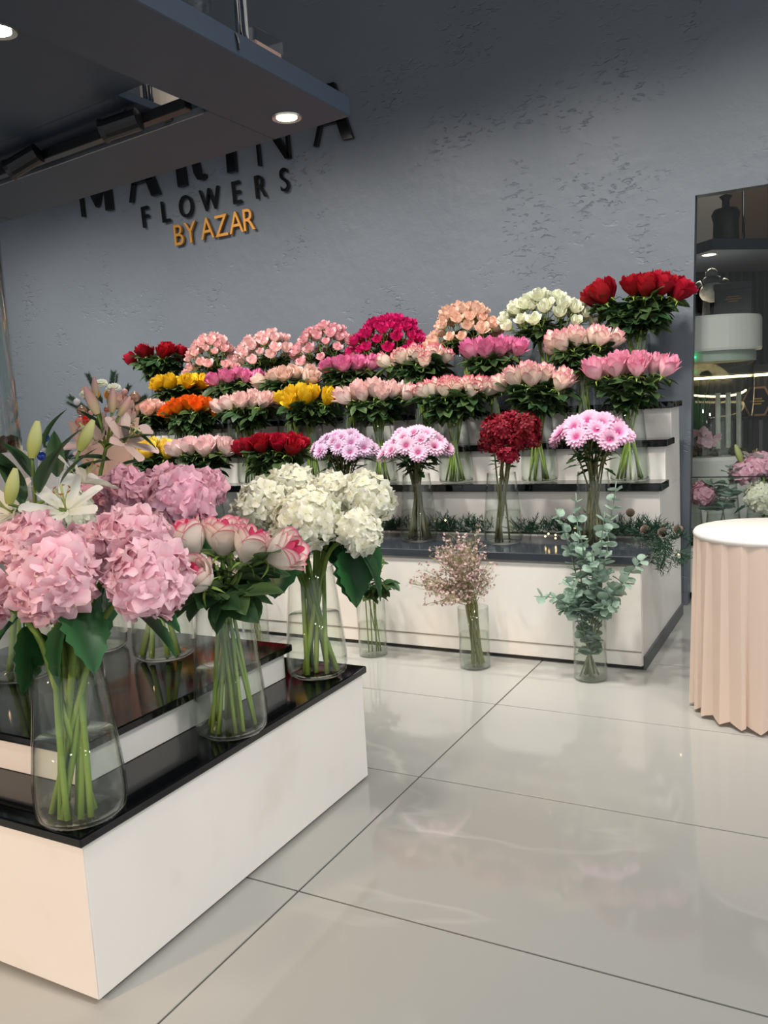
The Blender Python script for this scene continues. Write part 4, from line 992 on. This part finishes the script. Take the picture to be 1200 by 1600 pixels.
for k in range(8):
    a0, a1 = 2 * PI * (k + .08) / 8, 2 * PI * (k + .92) / 8
    i0 = osl.pt((.06 * math.cos((a0 + a1) / 2), .06 * math.sin((a0 + a1) / 2), .056)); osl.pt((.4 * math.cos(a0), .4 * math.sin(a0), .056)); osl.pt((.43 * math.cos((a0 + a1) / 2), .43 * math.sin((a0 + a1) / 2), .056)); osl.pt((.4 * math.cos(a1), .4 * math.sin(a1), .056)); osl.fc(i0, i0 + 1, i0 + 2, i0 + 3)
OSM = osl.mesh('orange_slice', [plain('orange_rind', 'd8a24a', .6), plain('orange_flesh', 'd97f1f', .5)], False)
obj('orange_slice', OSM, ar, arp(148, 615, -.16), aim(TO * 1 + RT * .2), .055); obj('orange_slice', OSM, ar, arp(134, 610, -.1), aim(TO + UP * .5), .045); obj('orange_slice', OSM, ar, arp(167, 617, -.14), aim(RT + TO * .3), .045); obj('orange_slice', OSM, ar, arp(190, 622, -.1), aim(RT * .8 + TO * .5), .04)
CHW = daisy_mesh('white_flower', 'e9ecc8', 'f4f4e6', 'd8dca0', 20, 9)
for (a, b, s) in ((135, 617, .075), (177, 608, .085), (158, 600, .07)): obj('white_flower', CHW, ar, arp(a, b, -.12), aim(UP + TO * .8), s)
def bauble(parent, loc, r, mat):
    mb = MB(); mb.ball((0, 0, 0), r, 16, 12); o = build('bauble', mb, mat, parent, loc, True)
    mb = MB(); mb.lathe([(r * .22, r * .96), (r * .22, r * 1.15)], 8); build('cap', mb, plain('silver_cap', 'cfcfcf', .25, 1), o); return o
for (a, b, r, m) in ((120, 628, .018, ('white_bauble', 'ece6ea', .25)), (128, 642, .026, ('bronze_bauble', 'b58a72', .2)), (195, 612, .016, ('pink_bauble', 'e3a9a2', .25)), (211, 620, .026, ('bronze_bauble', 'b58a72', .2)), (167, 640, .016, ('copper_bauble', 'b06a58', .2)), (142, 645, .014, ('pink_bauble', 'e3a9a2', .25)), (136, 657, .03, ('red_bauble', 'd0281c', .2)), (127, 659, .03, ('candy_bauble', 'e58a78', .3))):
    bauble(ar, arp(a, b, -.17), r, plain(m[0], m[1], m[2], .3 if 'bronze' in m[0] or 'copper' in m[0] else 0))
for (a, b) in ((200, 645), (190, 640), (203, 660)): obj('rose_bloom', rose_kind('peach', *P_['peach'], .3, .95, 'full')[0], ar, arp(a, b, -.15), aim(UP + TO * .6), .085)
# ---- white basket with blue baubles
BO = dep(82, 735, 4.15); BO.z = 1.001
bk = thing('gift_basket', 'small white handled basket with fir and blue baubles at the left', 'basket', BO)
bw = plain('white_wicker', 'e6e2da', .7, bump=.3, scale=60)
zt_ = dep(82, 735, 4.15).z - 1.001
mb = MB(); mb.lathe([(.07, 0), (.095, max(.05, zt_))], 24); build('bowl', mb, bw, bk)
mb = MB(); mb.tube([(-.09 * math.cos(PI * k / 12), 0, max(.05, zt_) + .12 * math.sin(PI * k / 12)) for k in range(13)], .009, 8); build('handle', mb, bw, bk, smooth=True)
for (a, b) in ((70, 684), (65, 713), (58, 675)):
    bauble(bk, dep(a, b, 4.05) - BO, .022, plain('blue_bauble', '1c3f9a', .15) if a != 58 else plain('white_bauble', 'ece6ea', .25))
for k in range(9): obj('fir_sprig', FIR, bk, (ru(-.06, .06), ru(-.06, .06), max(.05, zt_) - .01), aim((ru(-.8, .8), ru(-.8, .8), ru(.4, 1))), ru(.10, .16))
# ---- tall glass column on a white drum
v = ray(35, 690); dh = Vector((v.x, v.y)).normalized(); nl = Vector((-dh.y, dh.x)); cc = dh * 5.2 + nl * .30
gc = thing('glass_display_column', 'tall clear glass column on a white drum at the left edge', 'display column', (cc.x, cc.y, 0))
zb_ = (CP + v * (5.2 / Vector((v.x, v.y)).length)).z
mb = MB(); mb.lathe([(.32, 0), (.32, zb_ - .06), (.31, zb_ - .05)], 48); build('drum', mb, plain('white_gloss', 'e4e2dd', .25), gc, smooth=False)
mb = MB(); mb.lathe([(.3, zb_ - .05), (.3, 2.9), (.294, 2.9), (.294, zb_ - .05)], 64, cap0=False, cap1=False); build('glass_tube', mb, glass('thick_glass', (.94, .97, .95), 1.6), gc, smooth=True)
mb = MB(); mb.lathe([(.33, 2.9), (.33, 3.1)], 48); build('drum_top', mb, MATS['white_gloss'], gc, smooth=False)
mm = MB()
for k in range(220):
    a, r = ru(0, 2 * PI), .28 * math.sqrt(rnd()); mm.ball((r * math.cos(a), r * math.sin(a), zb_ - .03 + ru(0, .05)), ru(.015, .03), 6, 4)
o = build('moss_bed', mm, plain('moss_pebble', '4d4a38', .9, noise=.6, scale=30), gc, smooth=True); o['kind'] = 'stuff'
for k in range(5):
    a = k * 1.3; mb = MB(); mb.tube([(.12 * math.cos(a), .12 * math.sin(a), zb_ - .03), (.14 * math.cos(a), .14 * math.sin(a), zb_ + ru(.4, 1.1))], .012, 6); build('birch_twig', mb, plain('birch_white', 'd8d4cc', .7, noise=.4, scale=25), gc)
#==BAY==
# ================================================================== the bay behind the glazed panel
# ---- low stand with flowers
BO_ = (-.4, 6.5, 0)
b2 = thing('bay_stand', 'low white stand with a dark stone top behind the glass panel', 'display stand', BO_)
boxo('body', WHITE, b2, -1.7, 1.0, 6.2, 6.8, .06, .40, off=BO_); boxo('top_slab', BLACK, b2, -1.72, 1.02, 6.18, 6.82, .4005, .425, bev=.004, off=BO_)
for x in (-1.5, -.8, .8):
    mb = MB(); mb.lathe([(.03, 0), (.03, .06)], 12, (x - BO_[0], -.2, 0)); build('foot', mb, CHROME, b2)
BV1 = Vector((-.98, 6.42, .4255)); BV2 = Vector((-.46, 6.42, .4255)); BV3 = Vector((-.72, 6.38, .4255))
for p, lb in ((BV1, 'glass vase of the single pink hydrangea behind the glass panel'), (BV2, 'glass vase of mixed hydrangeas behind the glass panel'), (BV3, 'glass vase of pale eucalyptus behind the glass panel')): vase(lb, p, lvl=.17)
hydrangea(BV1, ony(1098, 772, 6.36), .115, HYM, .07, 'pink hydrangea behind the glass panel, low at its left edge', 'hydrangeas behind the glass', 60, 'c27f9a', 1, hv=.2)
hydrangea(BV2, ony(1162, 738, 6.45), .12, HYM, .07, 'pink hydrangea behind the glass panel, left of the cream one', 'hydrangeas behind the glass', 60, 'c27f9a', 1, hv=.25)
hydrangea(BV2, ony(1186, 728, 6.5), .13, HYM, .07, 'pink hydrangea behind the glass panel, at the right edge of the picture', 'hydrangeas behind the glass', 60, 'c27f9a', 0, hv=.25)
hydrangea(BV2, ony(1190, 778, 6.34), .135, HYW, .055, 'cream hydrangea behind the glass panel', 'hydrangeas behind the glass', 90, 'cfd0a0', 2, hv=.2)
d = 6.4
lily(BV2, [(ony(1178, 722, 6.5), UP * .9 + RT * .2, .16)], [(ony(1158, 722, 6.4), UP * 1 - RT * .35, .13)], [(ony(1190, 730, 6.45), UP + RT * .3, .14)], 'white lily stem behind the glass panel', ony(1175, 745, 6.45), LW, BUDG)
tips = [(1112, 752, 0), (1148, 725, .05), (1130, 795, -.05), (1150, 765, 0), (1100, 800, -.05)]; names = rank([ony(a, b, 6.35) for a, b, _ in tips])
for i, (a, b, dy) in enumerate(tips):
    tip = ony(a, b, 6.33 + dy); foot = BV3 + Vector((ru(-.04, .04), ru(-.04, .04), .02)); r = BV3 + Vector((0, 0, .2)); pts = [foot, foot.lerp(r, .5), r] + bez(r, r.lerp(tip, .5) + Vector((0, 0, .04)), tip, 8)[1:]
    t = thing('eucalyptus_branch', f'{names[i]} eucalyptus branch behind the glass panel', 'branch', foot, 'eucalyptus behind the glass'); stem_obj(pts, .004, .002, t, foot, EST)
    for k in range(7):
        u = (.3 + .7 * k / 7) * (len(pts) - 1); j = min(len(pts) - 2, int(u)); p = pts[j].lerp(pts[j + 1], u - j)
        for sg in (1, -1): dir_leaf(t, random.choice(EL), p - foot, Vector((sg, ru(-.5, .5), .3)), .075 * ru(.8, 1.1), ru(-.6, .6))
# ---- glass plant column with drum top
PX, PY = -.985, 7.42
pc = thing('plant_display_column', 'round white and glass plant column behind the glass panel', 'display column', (PX, PY, 0))
WG = MATS['white_gloss']
mb = MB(); mb.lathe([(.44, 0), (.44, .93), (.42, .955), (.38, .955)], 56); build('drum', mb, WG, pc, smooth=False)
mb = MB(); mb.lathe([(.385, .955), (.385, 1.78), (.379, 1.78), (.379, .955)], 64, cap0=False, cap1=False); build('glass_tube', mb, MATS['thick_glass'], pc, smooth=True)
mb = MB(); mb.lathe([(.40, 1.70), (.40, 1.78)], 48); build('collar', mb, plain('pale_green_glass', 'a9b5a8', .3), pc, smooth=False)
mb = MB(); mb.lathe([(.44, 1.78), (.445, 1.80), (.445, 2.03), (.435, 2.05)], 56); build('drum_top', mb, WG, pc, smooth=False)
mb = MB(); mb.box(-.16, .0, -.425, -.40, 1.735, 1.745); build('green_light', mb, emit('green_led', (.02, 1, .3), 5), pc)
mm = MB()
for k in range(160):
    a, r = ru(0, 2 * PI), .36 * math.sqrt(rnd()); mm.ball((r * math.cos(a), r * math.sin(a), .965 + ru(0, .02)), ru(.015, .03), 6, 4)
o = build('moss_bed', mm, MATS['moss_pebble'], pc, smooth=True); o['kind'] = 'stuff'
pt_ = ony(1092, 690, PY - .15)
gp = thing('grass_plant', 'green spiky-leaved plant inside the glass column behind the panel', 'plant', (pt_.x, PY - .12, .97))
for k in range(22):
    a = ru(0, 2 * PI); o_ = Vector((math.cos(a), math.sin(a), 0)); L_ = ru(.35, .6); mb = MB()
    ps = bez((0, 0, 0), o_ * .05 + Vector((0, 0, L_ * .7)), o_ * ru(.05, .22) + Vector((0, 0, L_)), 6)
    s_ = Vector((-o_.y, o_.x, 0)) * .012
    mb.grid(lambda u, v: ((lambda f: (ps[int(v * 6 + .01)] + s_ * (u * 2 - 1) * f))(1 - .9 * v), v), 1, 6); build('leaf', mb, petal('grass_leaf', '2f6b3a', '4f9a58', 0, 1, .2, .25, .4), gp)
pk = thing('pink_orchid', 'pink flowering plant inside the glass column behind the panel', 'plant', (ony(1098, 690, PY - .25).x, PY - .22, .97))
mb = MB(); mb.tube(bez((0, 0, 0), (0, 0, .12), (.02, 0, .16), 5), .006, 6); build('stem', mb, STEM, pk)
for k in range(12): obj('floret', HYM[k % 3], pk, Vector((ru(-.10, .12), ru(-.08, .06), ru(.08, .20))), aim((ru(-1, 1), -1, ru(0, 1))), .07)
# warm led ring inside the column
mb = MB()
pts = [(.33 * math.cos(a), .33 * math.sin(a), 1.52 - .10 * math.sin(a * 1.0 + .3)) for a in [PI * .1 + PI * 1.3 * k / 24 for k in range(25)]]
mb.tube(pts, .008, 6); build('light_ring', mb, emit('warm_led', (1, .72, .38), 9), pc)
for x in (.10, .18, .26):
    mb = MB(); mb.tube([(x, .1, .96), (x, .1, 1.45)], .02, 8); build('birch_twig', mb, MATS['birch_white'], pc)
# ---- on the drum: plush toy and black gift box
tz_ = 2.051
pl_ = ony(1112, 470, PY - .12)
ty_ = thing('plush_toy', 'fluffy white and grey plush toy standing behind the glass panel', 'toy', (pl_.x, PY - .1, tz_))
GF = plain('grey_felt', '6a6a68', .95, bump=.6, scale=60); WF = plain('white_fluff', 'd2d0c8', .95, bump=1, scale=40); DF = plain('dark_felt', '3b3d3a', .95, bump=.5, scale=50)
for sx in (-1, 1):
    mb = MB(); mb.tube([(sx * .045, 0, 0), (sx * .045, 0, .14)], [.03, .024], 10); build('leg', mb, GF, ty_, smooth=True)
    mb = MB(); mb.tube(bez((sx * .08, 0, .28), (sx * .13, 0, .27), (sx * .13, -.01, .2), 5), [.022] * 6, 8); build('arm', mb, DF, ty_, smooth=True)
mb = MB(); mb.ball((0, 0, .20), .095, 16, 12, .85); build('body', mb, WF, ty_, smooth=True)
mb = MB(); mb.ball((0, 0, .295), .07, 14, 10, .55); build('scarf', mb, DF, ty_, smooth=True)
mb = MB(); mb.ball((0, -.01, .34), .045, 14, 10); build('head', mb, GF, ty_, smooth=True)
xb = ony(1146, 480, PY - .2)
bx_ = thing('gift_box', 'black gift box with faint gold print on the drum behind the glass panel', 'box', (xb.x, PY - .17, tz_))
mb = MB(); mb.box(-.135, .135, -.05, .05, 0, .23, .004); build('box_body', mb, plain('black_card', '15181a', .5), bx_)
mb = MB(); mb.box(-.14, .14, -.055, .055, .19, .245, .004); build('lid', mb, MATS['black_card'], bx_)
GB = plain('dull_gold_print', '8a6434', .4, .6)
for k, (w_, z) in enumerate(((.045, .135), (.06, .118), (.035, .1))):
    mb = MB(); mb.box(-w_, w_, -.0515, -.0505, z, z + .006); build('print', mb, GB, bx_)
# ---- shelf with downlight
SO_ = Vector((-.88, 7.2, 2.56)); c_, s_ = math.cos(.62), math.sin(.62)
sh = thing('bay_shelf', 'dark hanging shelf with a downlight behind the glass panel', 'hanging shelf', SO_); sh.rotation_euler = (0, 0, -.62 + PI / 2 * 0)
mb = MB(); mb.box(-.0, 2.2, 0, 1.1, 0, .085, .003); o = build('board', mb, DARK, sh); sh.rotation_euler = (0, 0, .75)
p = ony(1108, 405, 7.42); l = p - SO_; l.z = 0; l.rotate(Quaternion((0, 0, 1), -.75))
mb = MB(); mb.lathe([(.05, -.003), (.07, -.007), (.072, 0)], 28, l, cap0=False); build('light_ring', mb, MATS['satin_nickel'], sh)
mb = MB(); mb.lathe([(.051, -.004), (.001, -.006)], 28, l); build('light_lens', mb, MATS['warm_lamp_lens'], sh)
spot(p.x, p.y, 2.53, p.x, p.y - .1, 0, 45, 140, (1, .88, .72), .05)
for k in (.36, .6):
    mb = MB(); mb.tube([(k, .1, .085), (k, .1, 1.9)], .012, 10); build('chrome_rod', mb, CHROME, sh, smooth=True)
p = ony(1133, 340, 7.45)
jr = thing('black_bust', 'black rounded jar on the shelf behind the glass panel', 'jar', (p.x, 7.5, 2.6455))
mb = MB(); mb.lathe([(.09, 0), (.10, .03), (.095, .16), (.11, .22), (.09, .26), (.03, .275), (.028, .33), (.05, .36), (.001, .38)], 28, cap1=False); build('jar_body', mb, plain('matt_black', '0b0d0f', .5), jr, smooth=True)
mb = MB(); mb.lathe([(.12, -.0003), (.12, .006)], 24); build('base_disc', mb, WG, jr)
bp = thing('wall_board', 'beige stand-in for a lit wall and brown board high behind the glass panel', 'panel', (-.6, 9.2, 0))
mb = MB(); mb.box(-.9, -.37, 0, .05, 2.75, 4.6, .003); build('lit_wall_board', mb, plain('lit_wall_board', '9a948c', .6), bp)  # beige board added to stand in for the lit wall behind the jar
mb = MB(); mb.box(-.365, 1.4, 0, .05, 2.75, 3.62, .003); build('brown_board', mb, plain('walnut_board', '5a4636', .5, noise=.3, scale=4), bp)
for x in (-.88, 1.3):
    mb = MB(); mb.box(x, x + .04, 0.005, .045, 0, 2.75); build('post', mb, plain('walnut_board', '5a4636'), bp)
spot(-.6, 8.3, 4.9, -.6, 9.2, 3.2, 60, 80, NEUT, .1)  # added spot inside the bay, brightens the boards at its back
# ---- slatted back wall with counter, light strip and hexagon sign
sw = thing('slatted_counter', 'dark slatted wall panel far behind the glass panel', 'wall panel', (-.6, 9.7, 0))
mb = MB(); mb.box(-1.6, 1.6, 0, .05, 0, 2.7); build('backing', mb, plain('matt_black', '0b0d0f'), sw)
mb = MB(); mb.box(-.02, .02, -.03, 0, 0, 2.7, .003); sl = mb.mesh('slat', plain('charcoal_slat', '33383b', .5), False)
for k in range(24): obj('slat', sl, sw, (-.9 + k * .075, 0, 0))
mb = MB(); mb.box(-1.2, 1.2, -.4, -.031, 1.62, 1.70, .004); build('shelf', mb, plain('charcoal_slat', '33383b'), sw)
mb = MB(); mb.box(-1.2, 1.2, -.41, -.401, 1.585, 1.61); build('light_strip', mb, emit('warm_led', (1, .72, .38), 9), sw)
mb = MB(); mb.box(-.5, 1.2, -.4, -.031, .0, 1.18, .004); build('counter', mb, plain('charcoal_slat', '33383b'), sw)
mb = MB(); mb.box(-.018, .018, -.43, -.401, .0, 1.15, .003); cs = mb.mesh('counter_slat', plain('grey_slat', '6a6a68', .5), False)
for k in range(14): obj('counter_slat', cs, sw, (-.45 + k * .09, 0, 0))
hp = ony(1183, 627, 9.2)
hx = thing('hexagon_sign', 'black hexagon sign with a gold rim behind the glass panel', 'sign', hp)
hexa = lambda r: [(r * math.sin(PI / 3 * k + PI / 6), r * math.cos(PI / 3 * k + PI / 6) * 1.15) for k in range(5, -1, -1)]
mb = MB(); mb.prism(hexa(.145), 0, .02); build('rim', mb, plain('copper_rim', 'b0835c', .3, .5), hx)
mb = MB(); mb.prism(hexa(.125), -.004, 0); build('plate', mb, MATS['matt_black'], hx)
for (w_, z) in ((.045, .025), (.065, 0), (.04, -.025)):
    mb = MB(); mb.box(-w_, w_, -.006, -.004, z - .007, z + .007); build('print', mb, plain('gold_print', 'd0a050', .4, .3), hx)
mb = MB(); mb.tube([(0, .02, 0), (0, .47, -.02)], .01, 6); build('bracket', mb, MATS['matt_black'], hx)
